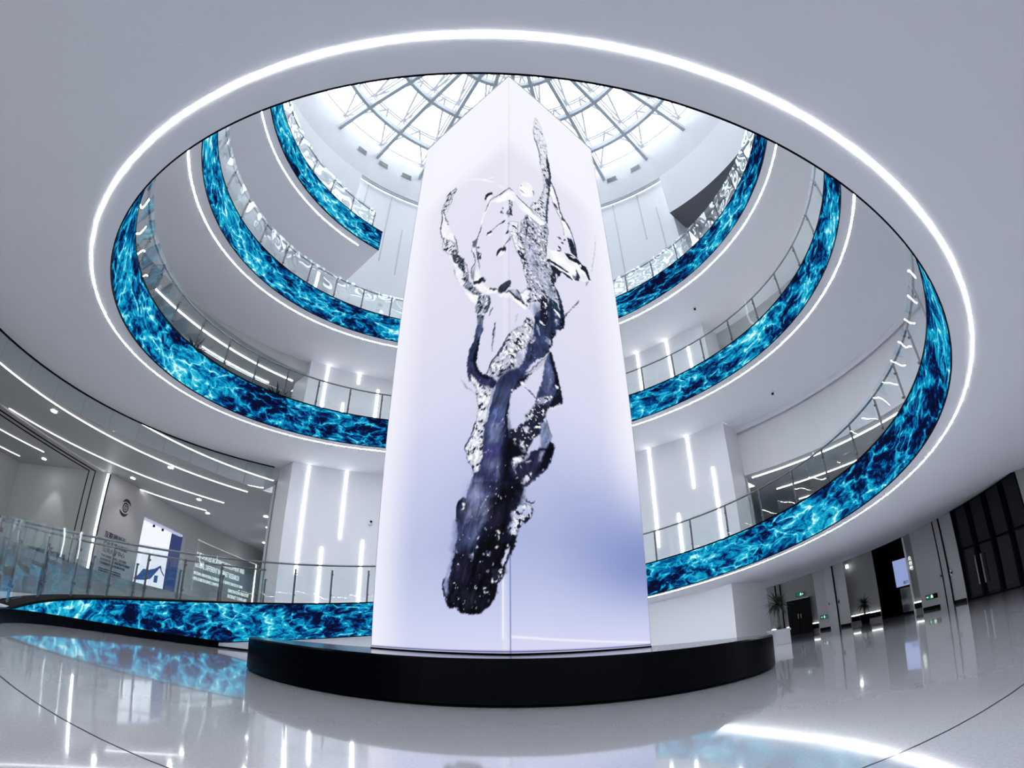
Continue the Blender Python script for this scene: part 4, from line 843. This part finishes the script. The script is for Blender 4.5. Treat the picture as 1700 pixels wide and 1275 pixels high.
M_LOGOWALL = mat('light_grey_logo_wall', (0.52, 0.515, 0.52, 1), 0.5, noise=0.04, nscale=4)
# logo wall, a panel standing proud
struct('wall_left', MB().box((XW - 0.06, 19.72, 3.74), (0.16, 2.96, 4.92)), M_LOGOWALL)
# wall with display opening: pieces round the opening y 21.33..25.2, z 1.28..5.09
for y0, y1, z0, z1 in ((21.2, 21.33, 1.28, 6.2), (25.2, 26.5, 1.28, 6.2), (21.33, 25.2, 5.09, 6.2), (26.5, 34.7, 5.2, 6.2), (34.7, 50.0, 1.28, 6.2)):
    struct('wall_left', MB().box((XW - 0.1, (y0 + y1) / 2, (z0 + z1) / 2), (0.2, y1 - y0, z1 - z0)), M_GREY)
struct('wall_left', MB().box((XW - 0.35, 30.6, 3.24), (0.1, 8.2, 3.92)), M_GREY)
# pier's return wall towards the left room
wall_rect((-8.88, 17.74), (-20.5, 40.95), 1.28, 6.2, M_WHITE, 'wall_back')
# level two, left
flat_ring(-0.16, 0.1180, 11.08, 13.0, 10.45, M_ROOMC); flat_ring(-0.16, 0.22, 13.0, 34.0, 10.45, M_ROOMC)
upright(-0.16, 0.1180, 11.09, 10.43, lambda u: zh(u + 2) + 0.05, M_GREY, 'trim_3')
wall_rect((XW, 5.0), (XW, 34.0), 7.2, 10.45, M_WHITE)
flat_ring(-0.16, 0.1180, 10.0, 24.0, 7.2, M_GREY, 'floor')
wall_rect((-8.95, 17.9), (-16.5, 33.0), 7.2, 10.45, M_WHITE, 'wall_back')
# level two, right
upright(0.3755, 0.80, 12.06, 6.40, lambda u: zh(u + 1) + 0.05, M_WHITE, 'wall_right')
upright(0.3755, 0.80, 11.90, lambda u: zh(u + 1) - 0.22, lambda u: zh(u + 1) + 0.02, M_WHITE, 'trim_4')
flat_ring(0.3755, 0.80, 12.06, 14.0, 6.42, M_ROOMC); flat_ring(0.28, 0.80, 14.0, 26.0, 6.42, M_ROOMC)
upright(0.25, 0.80, 24.0, 3.4, 6.45, M_GREY, 'wall_right')
flat_ring(0.28, 0.80, 14.0, 26.0, 3.9, M_GREY, 'floor')
wall_rect((8.96, 18.05), (15.0, 30.5), 3.9, 6.42, M_WHITE, 'wall_back')
# level three, right
upright(0.3755, 0.80, 12.2, 9.0, lambda u: zh(u + 2) + 0.1, M_GREY, 'wall_right')
# ------------------------------------------------------------------ ceiling light lines of the rooms
def arc_light(u0, u1, r, z, label, w=0.038, group='curved light lines in the room ceilings'):
    us = frange(u0, u1, max(4, int((u1 - u0) * 260)))
    o = obj('ceiling_light', MB().grid([[pol(u, r - w / 2, z + 0.02), pol(u, r - w / 2, z - 0.012), pol(u, r + w / 2, z - 0.012), pol(u, r + w / 2, z + 0.02)] for u in us]), M_LED2)
    return tag(o, label, 'light', group)
def uz(x, y): return uof(x, y)
arc_light(-0.005, 0.1135, 12.17, 6.19, 'curved light line nearest the ramp in the grey ceiling at left')
arc_light(-0.06, 0.1135, 14.85, 6.19, 'curved light line in the grey ceiling at left, second from the ramp')
arc_light(0.018, 0.1140, 18.05, 6.19, 'curved light line in the grey ceiling at left, third from the ramp')
arc_light(0.0835, 0.1140, 20.9, 6.19, 'curved light line starting at the top corner of the logo wall')
arc_light(0.103, 0.1142, 25.7, 6.19, 'curved light line farthest back, short, above the text panel')
arc_light(-0.05, 0.048, 21.5, 6.19, 'curved light line in the ceiling left of the logo wall')
arc_light(-0.05, 0.048, 24.6, 6.19, 'curved light line far left, above the corner of the grey wall')
for k, (x, y) in enumerate(((-16.79, 18.75), (-14.71, 21.41), (-15.82, 24.06), (-12.16, 23.76), (-13.26, 26.34), (-15.78, 31.1), (-13.27, 16.88), (-15.2, 11.96), (-21.36, 17.13))):
    t = thing('downlight', 'bright downlight in the grey ceiling, ' + ('just before the logo wall', 'above the display window', 'over the far end of the display window', 'nearest of three beside the pier', 'middle of three beside the pier', 'farthest of three beside the pier', 'between second and third light line', 'far left between the light lines', 'over the grey wall left of the logo')[k], 'light', (x, y, 6.19), 'downlights in the grey ceiling')
    obj('lens', MB().lathe([(0.0, -0.012), (0.10, -0.012), (0.11, 0.0)], (x, y, 6.19), 16), M_LED, t)
    obj('rim', MB().lathe([(0.11, 0.0), (0.115, -0.02), (0.14, -0.015), (0.145, 0.0)], (x, y, 6.19), 16), M_WHITE, t)
def spot(loc, tgt, power, size=60, blend=0.6, rad=0.08):
    d = bpy.data.lights.new('downlight_lamp', 'SPOT'); d.energy = power; d.spot_size = math.radians(size); d.spot_blend = blend; d.shadow_soft_size = rad
    o = bpy.data.objects.new('downlight_lamp', d); C.objects.link(o); o.location = loc
    o.rotation_euler = (Vector(tgt) - Vector(loc)).to_track_quat('-Z', 'Y').to_euler(); return o
spot((-21.1, 17.45, 6.1), (-21.1, 17.9, 1.3), 90, 62, 0.5)
spot((-16.4, 19.7, 6.1), (-17.6, 19.7, 2.0), 70, 80, 0.8)
spot((-15.8, 24.0, 6.1), (-16.5, 24.0, 1.3), 120, 100, 0.8)
spot((-13.2, 26.3, 6.1), (-14.0, 27.0, 1.3), 160, 120, 0.8)
spot((-15.7, 31.1, 6.1), (-17.0, 31.0, 1.3), 160, 120, 0.8)
spot((-15.0, 12.5, 6.1), (-15.0, 12.5, 1.3), 160, 120, 0.8)
# level two, left
arc_light(0.02, 0.113, 12.05, 10.43, 'curved light line behind the big left ribbon, nearest the ramp')
arc_light(0.064, 0.105, 13.05, 10.43, 'curved light line behind the big left ribbon, second, above the dark plant')
# level two, right
arc_light(0.3805, 0.50, 12.62, 6.40, 'curved light line in the room above the lowest right ribbon, nearest the white wall')
arc_light(0.3810, 0.47, 15.4, 6.40, 'curved light line in the room above the lowest right ribbon, second')
arc_light(0.3815, 0.44, 18.5, 6.40, 'curved light line in the room above the lowest right ribbon, third')
arc_light(0.3820, 0.41, 21.4, 6.40, 'curved light line in the room above the lowest right ribbon, shortest')
for k, (a, b) in enumerate(((0.405, 0.412), (0.414, 0.4185), (0.462, 0.4755), (0.477, 0.485))):
    arc_light(a, b, 12.05, (11.98, 12.0, 11.85, 11.9)[k], 'short white light bar behind the second right ribbon, ' + ('nearest the pier', 'second from the pier', 'third from the pier', 'farthest from the pier')[k], 0.08, 'short light bars behind the second right ribbon')

# ------------------------------------------------------------------ smoke curtain of hanging glass on the left
t = thing('smoke_curtain', 'hanging glass smoke curtain below the ceiling edge at far left', 'glass screen', pol(0.03, 12.0, 6.0))
us = frange(-0.10, 0.112, 14)
for a, b in zip(us[:-1], us[1:]):
    mb = MB(); q = frange(a + .0004, b - .0004, 3)
    mb.grid([[pol(u, 12.0, zh(u + 1) - 0.03), pol(u, 12.0, min(zh(u + 1), 6.3) - 0.62), pol(u, 12.012, min(zh(u + 1), 6.3) - 0.62), pol(u, 12.012, zh(u + 1) - 0.03)] for u in q], closed=True)
    obj('glass_panel', mb, M_CURT, t)
q = frange(-0.10, 0.112, 60)
obj('channel', MB().grid([[pol(u, 11.98, zh(u + 1)), pol(u, 11.98, zh(u + 1) - 0.035), pol(u, 12.03, zh(u + 1) - 0.035), pol(u, 12.03, zh(u + 1))] for u in q]), M_MATTE, t)

# ------------------------------------------------------------------ left room: logo wall, writing, display, text panel
M_INK = mat('black_lettering', (0.012, 0.012, 0.015, 1), 0.5, noise=0.1)
M_WLET = emis('white_lettering', (0.85, 0.95, 1.0, 1), 1.0)
def text(body, loc, size, axx, axy, m, parent, name='lettering', ext=0.006, align='LEFT', sx=1.0):
    c = bpy.data.curves.new(name, 'FONT'); c.body = body; c.size = size; c.extrude = ext; c.align_x = align; c.resolution_u = 2
    o = bpy.data.objects.new(name, c); C.objects.link(o); X = Vector(axx).normalized(); Y = Vector(axy).normalized(); Z = X.cross(Y)
    o.matrix_world = Matrix(((X.x * sx, Y.x, Z.x, loc[0]), (X.y * sx, Y.y, Z.y, loc[1]), (X.z * sx, Y.z, Z.z, loc[2]), (0, 0, 0, 1)))
    bpy.context.view_layer.update()
    me = bpy.data.meshes.new_from_object(o.evaluated_get(bpy.context.evaluated_depsgraph_get())); me.materials.clear(); me.materials.append(m); me.name = name
    w_ = o.matrix_world.copy(); bpy.data.objects.remove(o); bpy.data.curves.remove(c)
    o = link(name, me, parent, w_); o['kind'] = 'stuff'; return o
def arc_plate(mb, cy0, cz0, r0, r1, a0, a1, x, n=14, sz=1.0):
    A = frange(math.radians(a0), math.radians(a1), n); k = [math.sin(PI * i / n) * 0.8 + 0.2 for i in range(n + 1)]
    rows = []
    for a, q in zip(A, k):
        rm = (r0 + r1) / 2; hw = (r1 - r0) / 2 * q
        rows.append([(x, cy0 + (rm - hw) * math.cos(a), cz0 + (rm - hw) * math.sin(a) * sz), (x, cy0 + (rm + hw) * math.cos(a), cz0 + (rm + hw) * math.sin(a) * sz)])
    mb.grid(rows); mb.grid([[(p[0] - .012, p[1], p[2]) for p in r] for r in rows]); return mb
XF = XW + 0.035
lg = thing('wall_emblem', 'black round emblem of an eye between two brush arcs on the light grey wall', 'sign', (XF, 19.75, 5.03))
mb = MB(); A = [2 * PI * k / 32 for k in range(32)]
mb.grid([[(XF, 19.75 + 0.215 * math.cos(a), 5.03 + 0.235 * math.sin(a)) for a in A], [(XF, 19.75 + 0.15 * math.cos(a), 5.03 + 0.17 * math.sin(a)) for a in A]], closed=True)
mb.grid([[(XF, 19.75 + 0.085 * math.cos(a), 5.03 + 0.13 * math.sin(a)) for a in A], [(XF, 19.75 + 0.04 * math.cos(a), 5.03 + 0.085 * math.sin(a)) for a in A]], closed=True)
obj('iris', mb, M_INK, lg)
mb = MB(); arc_plate(mb, 19.79, 5.02, 0.29, 0.43, 32, 140, XF); obj('upper_arc', mb, M_INK, lg)
mb = MB(); arc_plate(mb, 19.71, 5.04, 0.30, 0.44, 212, 322, XF); obj('lower_arc', mb, M_INK, lg)
sg = thing('wall_lettering', 'black raised Chinese and English lettering on the light grey wall under the emblem', 'sign', (XF, 19.6, 2.9))
YX, ZX = (0, 1, 0), (0, 0, 1)
text('互联网创长', (XF, 18.72, 3.42), 0.30, YX, ZX, M_INK, sg, sx=1.05)
text('产业发展大数据', (XF, 18.74, 3.07), 0.25, YX, ZX, M_INK, sg)
text('公共大厅中心', (XF, 18.76, 2.76), 0.27, YX, ZX, M_INK, sg)
for i, s_ in enumerate(('THE EXHIBITION CENTERS', 'KNOWLEDGE IND PLATFORMS', 'COINDUSTRIATION POOL')): text(s_, (XF, 18.76, 2.54 - 0.17 * i), 0.155, YX, ZX, M_INK, sg, sx=0.98)
for i in range(4): text('INTERNET INDUSTRY OPEN EXHIBITION HALL', (XF, 18.76, 1.98 - 0.1 * i), 0.075, YX, ZX, M_INK, sg)
# upright light at the corner of the logo wall
t = thing('wall_light', 'tall upright light bar at the left edge of the logo wall', 'light', (XW - 0.1, 18.13, 1.35))
obj('diffuser', MB().box((XW - 0.03, 18.13, 3.72), (0.06, 0.06, 4.75)), M_LED2, t); obj('housing', MB().box((XW + 0.03, 18.22, 3.72), (0.03, 0.06, 4.8)), M_MATTE, t)
# door leaf seams in the grey wall
for k, x in enumerate((-19.15, -18.72)):
    o = obj('trim_5', MB().box((x, 18.185, 3.74), (0.035, 0.03, 4.9)), M_MATTE); o['kind'] = 'structure'
for a, b_, w_, m_ in (((-19.15, 18.19), (-18.95, 9.0), 0.06, M_MATTE), ((-18.72, 18.19), (-18.45, 9.0), 0.06, M_MATTE), ((-18.1, 18.19), (-17.9, 9.0), 0.10, M_BAR)):
    o = obj('trim_8', MB().bar((a[0], a[1], 6.18), (b_[0], b_[1], 6.18), w_, 0.03), m_); o['kind'] = 'structure'
t = thing('reception_counter', 'dark box-like counter in front of the grey wall at far left', 'counter', (-20.45, 17.9, 1.28))
obj('body', MB().box((-20.45, 17.9, 1.72), (2.1, 0.5, 0.84)), mat('dark_laminate', (0.03, 0.033, 0.04, 1), 0.35, noise=0.2), t)
obj('worktop', MB().box((-20.45, 17.88, 2.17), (2.16, 0.56, 0.05)), M_STEEL, t)
# display window with a house
t = thing('display_window', 'brightly lit display window showing a house with a dark blue curved roof', 'display', (XW - 0.2, 23.2, 1.3))
M_DWHITE = emis('lit_display_white', lin(240, 243, 255), 1.05); M_DBLUE = emis('lit_display_blue', lin(56, 66, 112), 1.0); M_DB2 = emis('lit_display_navy', lin(58, 74, 128), 1.0)
xd = XW - 0.42
obj('backdrop', MB().face([(xd, 21.3, 1.28), (xd, 24.45, 1.28), (xd, 24.45, 5.3), (xd, 21.3, 5.3)]), M_DWHITE, t)
obj('side_panel', MB().face([(xd + .01, 24.4, 1.28), (xd + .01, 25.6, 1.28), (xd + .01, 25.6, 5.3), (xd + .01, 24.4, 5.3)]), M_DBLUE, t, label='blue side panel')
def plate(pts, x, d=0.03):
    mb = MB(); n = len(pts); mb.face([(x, p[0], p[1]) for p in pts]); mb.face([(x - d, p[0], p[1]) for p in pts][::-1])
    for i in range(n):
        j = (i + 1) % n; mb.face([(x, *pts[i]), (x - d, *pts[i]), (x - d, *pts[j]), (x, *pts[j])])
    return mb
obj('house_wall', plate([(22.85, 1.45), (22.85, 2.15), (23.15, 2.4), (23.75, 2.95), (24.2, 2.6), (24.18, 1.45)], xd + 0.05), M_DWHITE, t)
obj('house_roof', plate([(21.75, 2.04), (22.1, 2.28), (22.42, 2.64), (22.9, 2.68), (23.35, 2.82), (23.82, 3.08), (23.95, 2.85), (24.25, 2.62), (24.22, 2.58), (23.95, 2.78), (23.78, 2.96), (23.45, 2.62), (23.1, 2.25), (22.6, 2.10), (21.9, 2.0)], xd + 0.10), M_DB2, t)
obj('house_window', plate([(23.42, 2.12), (23.42, 2.48), (23.70, 2.52), (23.70, 2.14)], xd + 0.10), M_DB2, t)
obj('shadow_patch', plate([(23.0, 1.72), (23.5, 1.82), (24.1, 1.72), (23.6, 1.66)], xd + 0.10), M_DB2, t)
for y_ in (22.6, 23.4): obj('lamp', MB().tube([(XW - 0.30, y_, 4.98), (XW - 0.30, y_, 4.84)], 0.06, 10), M_MATTE, t)
obj('lintel', MB().box((XW - 0.28, 23.2, 5.02), (0.2, 3.9, 0.12)), mat('glowing_lilac_lintel', (0.62, 0.62, 0.78, 1), 0.5, emit=(0.62, 0.62, 0.85, 1), es=0.5, noise=0.05), t)  # the lintel's lilac glow is put into its material as weak emission
# text panel
t = thing('text_panel', 'grey recessed wall panel with rows of white lettering and a light at its left edge', 'sign', (XW - 0.25, 30.5, 1.4))
xt = XW - 0.27
obj('board', MB().box((xt - 0.02, 30.55, 3.25), (0.03, 7.8, 3.8)), mat('grey_text_board', (0.36, 0.37, 0.375, 1), 0.4, noise=0.05), t)
obj('edge_light', MB().box((XW - 0.10, 26.53, 3.3), (0.08, 0.09, 3.8)), M_LED2, t)
for i, (s_, z_, sz, y_, k) in enumerate((('AUTOMATED ACADEMIC DEVELOPMENT AND', 4.22, 0.47, 26.95, 0.62), ('GLOBAL DIFFERENT INTERNET RESEARCH', 3.66, 0.47, 26.95, 0.62), ('NATIONAL INNOVATION COOPERATION AND GROWTH STRATEGY OF TOWN', 3.22, 0.27, 26.95, 0.62), ('OPEN EXHIBITION SERVICE COMMITTEE', 2.9, 0.27, 26.95, 0.62))):
    text(s_, (xt + 0.01, y_, z_), sz, YX, ZX, M_WLET, t, sx=k)
for i, s_ in enumerate(('INNOVATION INDUSTRY', 'INTERNET TOWN HALL')): text(s_, (xt + 0.01, 31.2, 2.75 - 0.36 * i), 0.32, YX, ZX, M_WLET, t, sx=0.8)

# ------------------------------------------------------------------ plants
M_LEAF = mat('dark_green_leaf', (0.012, 0.022, 0.014, 1), 0.45, noise=0.4, nscale=6)
M_TRUNK = mat('grey_brown_trunk', (0.05, 0.045, 0.04, 1), 0.8, noise=0.4, nscale=12)
M_POT = mat('pale_planter', (0.30, 0.31, 0.33, 1), 0.4, noise=0.05)
def leaf_mesh(L, wd, droop, k):
    mb = MB(); rows = []; n = 5
    for i in range(n + 1):
        q = i / n; x = L * q; z = -droop * q * q; ww = wd * math.sin(PI * min(0.999, 0.12 + 0.88 * q)) * (1 - 0.3 * q)
        rows.append([(x, -ww, z + ww * 0.3), (x, 0, z), (x, ww, z + ww * 0.3)])
    return mb.grid(rows).mesh('leaf', M_LEAF)
LEAVES = [leaf_mesh(0.75, 0.06, 0.10, 0), leaf_mesh(0.68, 0.056, 0.26, 1), leaf_mesh(0.85, 0.06, 0.42, 2)]
def plant(label, base, trunk_h, crown, n, pot, group=None, spread=1.0, under=0):
    t = thing('potted_plant', label, 'plant', base, group); x, y, z = base; ph = pot[1]
    if pot[2] == 'box':
        mb = MB(); s = pot[0]; mb.prism([(x + s * .46 * a, y + s * .46 * b) for a, b in ((-1, -1), (1, -1), (1, 1), (-1, 1))], z + 0.002, z + ph); mb.box((x, y, z + ph - 0.03), (s, s, 0.06)); obj('pot', mb, pot[3], t)
    else: obj('pot', MB().lathe([(0.0, 0.002), (pot[0] * .36, 0.002), (pot[0] * .5, ph * .9), (pot[0] * .5, ph), (pot[0] * .44, ph), (pot[0] * .42, ph * .92), (0, ph * .92)], base, 20), pot[3], t, smooth=True)
    top = (x + 0.03, y, z + ph + trunk_h)
    if trunk_h > 0.02: obj('trunk', MB().tube([(x, y, z + ph * .8), (x + 0.04, y, z + ph + trunk_h * .5), top], 0.045, 8, r1=0.03), M_TRUNK, t, smooth=True)
    def burst(c, k, sc, lo, hi):
        for i in range(k):
            a = i * 2.399963; el = lo + (hi - lo) * random.random()
            m = Matrix.Translation(c) @ Matrix.Rotation(a, 4, 'Z') @ Matrix.Rotation(-el, 4, 'Y') @ Matrix.Scale(sc * (0.8 + 0.4 * random.random()), 4)
            link('leaf', LEAVES[i % 3], t, m)
    burst(top, n, crown, -0.5, 1.4)
    if under: burst((x, y, z + ph), under, crown * 0.42, 0.1, 1.2)
    return t
PALM = azp(27.6, 17.6)
plant('tall palm with spiky crown in a square pale planter beside the black plinth', PALM, 0.78, 0.56, 100, (0.56, 0.48, 'box', M_POT), under=26)
p2 = wallpt(36.4, -0.9)
plant('bushy dark plant in a dark pot before the light line of the grey recess', (p2[0], p2[1], 0), 0.45, 0.55, 90, (0.5, 0.42, 'round', M_MATTE))
b1 = pol(0.0984, 10.9, zh(1.0984) + 0.75); b2 = pol(0.0419, 10.9, zh(1.0419) + 0.75)
plant('dark spiky plant behind the big left balustrade, nearer the pier', (b1[0], b1[1], 7.21), 0.55, 0.85, 60, (0.5, 0.9, 'round', M_MATTE), 'dark plants behind the big left balustrade')
plant('dark spiky plant behind the big left balustrade, farther left', (b2[0], b2[1], 7.21), 0.55, 0.85, 60, (0.5, 0.9, 'round', M_MATTE), 'dark plants behind the big left balustrade')

# ------------------------------------------------------------------ right-hand ground floor
M_PILAS = mat('grey_pilaster_panel', (0.46, 0.465, 0.47, 1), 0.5, noise=0.04, nscale=4)
def wseg(a0, a1, back, m, name='wall_right', n=3, z0=0.0, z1=None):
    us = frange(a0, a1, n); P = [wallpt(a, back) for a in us]
    struct(name, MB().grid([[(p[0], p[1], z0), (p[0], p[1], (p[2] + 0.25) if z1 is None else z1)] for p in P]), m)
def wside(a, b0, b1, m, z1=None):
    p, q = wallpt(a, b0), wallpt(a, b1)
    struct('wall_right', MB().face([(p[0], p[1], 0), (q[0], q[1], 0), (q[0], q[1], q[2] + .25), (p[0], p[1], p[2] + .25)]), m)
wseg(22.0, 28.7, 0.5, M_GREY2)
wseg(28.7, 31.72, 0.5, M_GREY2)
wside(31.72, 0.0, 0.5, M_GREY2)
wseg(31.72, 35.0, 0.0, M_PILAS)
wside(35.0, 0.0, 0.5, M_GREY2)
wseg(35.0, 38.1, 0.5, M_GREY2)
wseg(38.05, 41.43, 1.6, M_MATTE)
wside(38.1, 0.5, 1.6, M_MATTE); wside(41.43, 0.4, 1.6, M_MATTE)
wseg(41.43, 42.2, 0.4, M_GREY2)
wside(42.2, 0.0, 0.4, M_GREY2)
wseg(42.2, 46.7, 0.0, M_PILAS)
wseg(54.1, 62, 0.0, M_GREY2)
for a0, a1 in ((31.78, 33.0), (33.9, 34.95), (42.25, 44.6), (45.4, 46.65)):
    P = [wallpt(a, -0.012) for a in (a0, a1)]
    struct('baseboard_right', MB().face([(P[0][0], P[0][1], 0), (P[1][0], P[1][1], 0), (P[1][0], P[1][1], 0.13), (P[0][0], P[0][1], 0.13)]), M_MATTE)
def wbox(a0, a1, off, z0, z1, d, m, name, parent=None, label=None):
    p, q = Vector(wallpt(a0, off)), Vector(wallpt(a1, off)); x = Vector((q.x - p.x, q.y - p.y, 0)); L = x.length; x.normalize(); n = Vector((x.y, -x.x, 0))
    c = ((p.x + q.x) / 2, (p.y + q.y) / 2, (z0 + z1) / 2)
    return obj(name, MB().box(c, (L, d, z1 - z0), ax=(tuple(x), tuple(n), (0, 0, 1))), m, parent, label=label)
# hidden cupboard doors: dark seams and lock plates
for k, (a, g) in enumerate(((33.12, 0), (33.78, 0), (44.72, 1), (45.36, 1), (27.7, 2), (28.2, 2))):
    o = wbox(a - 0.045, a + 0.045, 0.45 if g == 2 else -0.03, 0.0, wallpt(a)[2], 0.05, M_MATTE, 'trim_6'); o['kind'] = 'structure'
for a, off, nm in ((33.02, 0, 'on the far grey pilaster, left'), (33.98, 0, 'on the far grey pilaster, right'), (44.55, 0, 'beside the dark glass doors, left'), (45.6, 0, 'beside the dark glass doors, right')):
    p = wallpt(a); t = thing('door_lock', 'small dark lock plate ' + nm, 'lock', (p[0], p[1], 1.25), 'lock plates on the flush doors')
    wbox(a - 0.09, a + 0.09, -0.02, 1.14, 1.36, 0.03, M_STEEL, 'plate', t); wbox(a - 0.03, a + 0.03, -0.05, 1.2, 1.28, 0.05, M_MATTE, 'knob', t)
# base lights of the recesses
for a0, a1, nm in ((35.1, 38.0, 'below the bushy plant'), (31.1, 31.7, 'right of the black door'), (28.45, 28.72, 'left of the black door'), (41.5, 42.2, 'beside the upright lettering'), (26.9, 27.3, 'left of the palm planter')):
    p = wallpt((a0 + a1) / 2, 0.4); t = thing('base_light', 'white light line near the floor ' + nm, 'light', (p[0], p[1], 0.4), 'light lines near the floor on the right')
    off = 0.37 if a0 != 41.5 else 0.3
    wbox(a0, a1, off, 0.40, 0.45, 0.05, M_LED3, 'diffuser', t); wbox(a0, a1, off, 0.16, 0.385, 0.06, M_MATTE, 'kick_panel', t)
# black door with exit sign
p = wallpt(29.85, 0.45)
t = thing('door_1', 'closed black double door', 'door', (p[0], p[1], 0)); del t['label'], t['category']; t['kind'] = 'structure'
wbox(28.72, 29.87, 0.22, 0.0, 1.80, 0.06, M_MATTE, 'door_leaf', t); wbox(29.90, 31.05, 0.22, 0.0, 1.80, 0.06, M_MATTE, 'door_leaf', t)
wbox(28.66, 31.1, 0.24, 1.80, 1.86, 0.1, M_STEEL, 'door_frame', t)
for a in (29.75, 30.02): wbox(a - .03, a + .03, 0.16, 0.8, 1.05, 0.04, M_STEEL, 'door_handle', t)
M_GREEN = emis('green_exit_sign', lin(20, 110, 80), 0.9); M_SIGNW = emis('white_exit_symbol', (0.9, 1, 0.95, 1), 1.2)
def exit_sign(a0, a1, z0, z1, off, label, arrow):
    am = (a0 + a1) / 2; p = wallpt(am, off); t = thing('exit_sign', label, 'sign', (p[0], p[1], z0), 'green exit signs on the right')
    wbox(a0, a1, off, z0, z1, 0.04, M_MATTE, 'case', t); w = a1 - a0; h = z1 - z0
    wbox(a0 + .04 * w, a1 - (.04 if arrow < 2 else .35) * w, off - 0.025, z0 + .1 * h, z1 - .1 * h, 0.02, M_GREEN, 'face', t)
    c0 = am if arrow < 2 else am - 0.08 * w; s = -1 if arrow != 1 else 1
    for (u0, u1, v0, v1) in ((-.04, .04, .45, .72), (-.03, .03, .75, .88), (-.08, -.03, .18, .47), (.03, .09, .2, .45), (-.1, .1, .58, .66)):
        wbox(c0 + (u0 + .08) * w, c0 + (u1 + .08) * w, off - 0.045, z0 + v0 * h, z0 + v1 * h, 0.012, M_SIGNW, 'running_figure', t)
    ca = c0 + s * 0.28 * w
    wbox(ca - .07 * w, ca + .07 * w, off - 0.045, z0 + .44 * h, z0 + .54 * h, 0.012, M_SIGNW, 'arrow', t)
    wbox(ca + s * .05 * w, ca + s * .09 * w, off - 0.045, z0 + .34 * h, z0 + .64 * h, 0.012, M_SIGNW, 'arrow', t)
exit_sign(29.75, 30.6, 1.95, 2.15, 0.44, 'green exit sign above the black double door', 1)
exit_sign(31.95, 32.65, 0.56, 0.75, -0.03, 'green exit sign low on the far grey pilaster', 0)
exit_sign(42.72, 43.85, 0.42, 0.62, -0.03, 'green exit sign low on the wall beside the upright lettering', 2)
# doorway with a screen inside
p = wallpt(40.7, 0.9); t = thing('wall_screen', 'pale blue lit screen inside the black doorway', 'screen', (p[0], p[1], 1.2))
M_SCR = emis('pale_blue_screen', lin(150, 166, 214), 0.9)
wbox(39.98, 41.42, 0.95, 1.25, 2.52, 0.05, M_MATTE, 'case', t); wbox(40.0, 41.42, 0.90, 1.28, 2.50, 0.03, M_SCR, 'display', t)
a_ = Vector(wallpt(40.0, 0.86)); b_ = Vector(wallpt(41.4, 0.86)); dx = (b_ - a_); dx.z = 0
text('展厅', (a_ + dx * 0.52)[0:2] + (1.36,), 0.17, tuple(dx), ZX, M_INK, t)
wbox(40.3, 41.4, 0.95, 0.10, 1.2, 0.04, mat('dim_blue_panel', (0.02, 0.035, 0.06, 1), 0.2, noise=0.3), 'lower_panel', t)
o = wbox(41.38, 41.52, 0.36, 0.0, wallpt(41.4)[2], 0.06, M_BAR, 'trim_7'); o['kind'] = 'structure'
p = wallpt(41.85, 0.35); t = thing('upright_lettering', 'three upright Chinese characters on the narrow wall beside the black doorway', 'sign', (p[0], p[1], 1.8))
a_ = Vector(wallpt(41.6, 0.36)); b_ = Vector(wallpt(42.1, 0.36)); dx = b_ - a_; dx.z = 0
for k, ch in enumerate('众创吧'): text(ch, (a_.x, a_.y, 2.30 - 0.215 * k), 0.20, tuple(dx), ZX, M_SIGNW, t)
# dark glass entrance
p = wallpt(50.5, 0.2); t = thing('door_2', 'dark glass entrance', 'door', (p[0], p[1], 0)); del t['label'], t['category']; t['kind'] = 'structure'
A4 = (46.72, 48.5, 50.3, 52.2, 54.1)
for a0, a1 in zip(A4[:-1], A4[1:]):
    z1 = wallpt(a0)[2] + 0.1
    wbox(a0 + .04, a1 - .04, 0.25, 0.05, 1.95, 0.03, M_DGLASS, 'glass_pane', t); wbox(a0 + .04, a1 - .04, 0.25, 2.02, z1, 0.03, M_DGLASS, 'glass_pane', t)
    wbox(a0, a1, 0.2, 1.94, 2.03, 0.09, M_MATTE, 'transom', t); wbox(a0, a1, 0.2, 0.0, 0.06, 0.09, M_MATTE, 'threshold', t)
for a in A4: wbox(a - .12, a + .12, 0.18, 0.0, wallpt(a)[2] + 0.1, 0.14, M_MATTE, 'mullion', t)
for a in (48.2, 48.8): wbox(a - .05, a + .05, 0.06, 0.5, 1.6, 0.05, M_STEEL, 'door_handle', t)
# soffit fittings
for k, (x, y, z) in enumerate(((9.227, 15.161, 8.486), (7.455, 16.361, 13.01))):
    t = thing('ceiling_sensor', 'small dark ceiling sensor under the ramp, ' + ('lower right', 'upper right')[k], 'sensor', (x, y, z), 'ceiling sensors under the ramps')
    obj('base', MB().lathe([(0.075, 0.03), (0.075, -0.03), (0.03, -0.04), (0, -0.04)], (x, y, z), 16), M_WHITE, t, smooth=True); obj('bulb', MB().lathe([(0.045, -0.03), (0.04, -0.10), (0, -0.11)], (x, y, z), 12), M_MATTE, t, smooth=True)
x, y, _ = wallpt(35.3, 0.3); t = thing('emergency_lamp', 'small lit lamp high at the edge of the far grey pilaster', 'light', (x, y, 2.9)); obj('case', MB().box((x, y, 2.93), (0.14, 0.14, 0.06)), M_WHITE, t); obj('lens', MB().box((x, y - .05, 2.82), (0.11, 0.09, 0.15)), M_LED2, t)
# rest of the hall, behind and beside the entrance
wall_rect((-27, -22), (-27, 8), 0, 9, M_WHITE); wall_rect((30, -22), (30, 16), 0, 9, M_WHITE, 'wall_right')
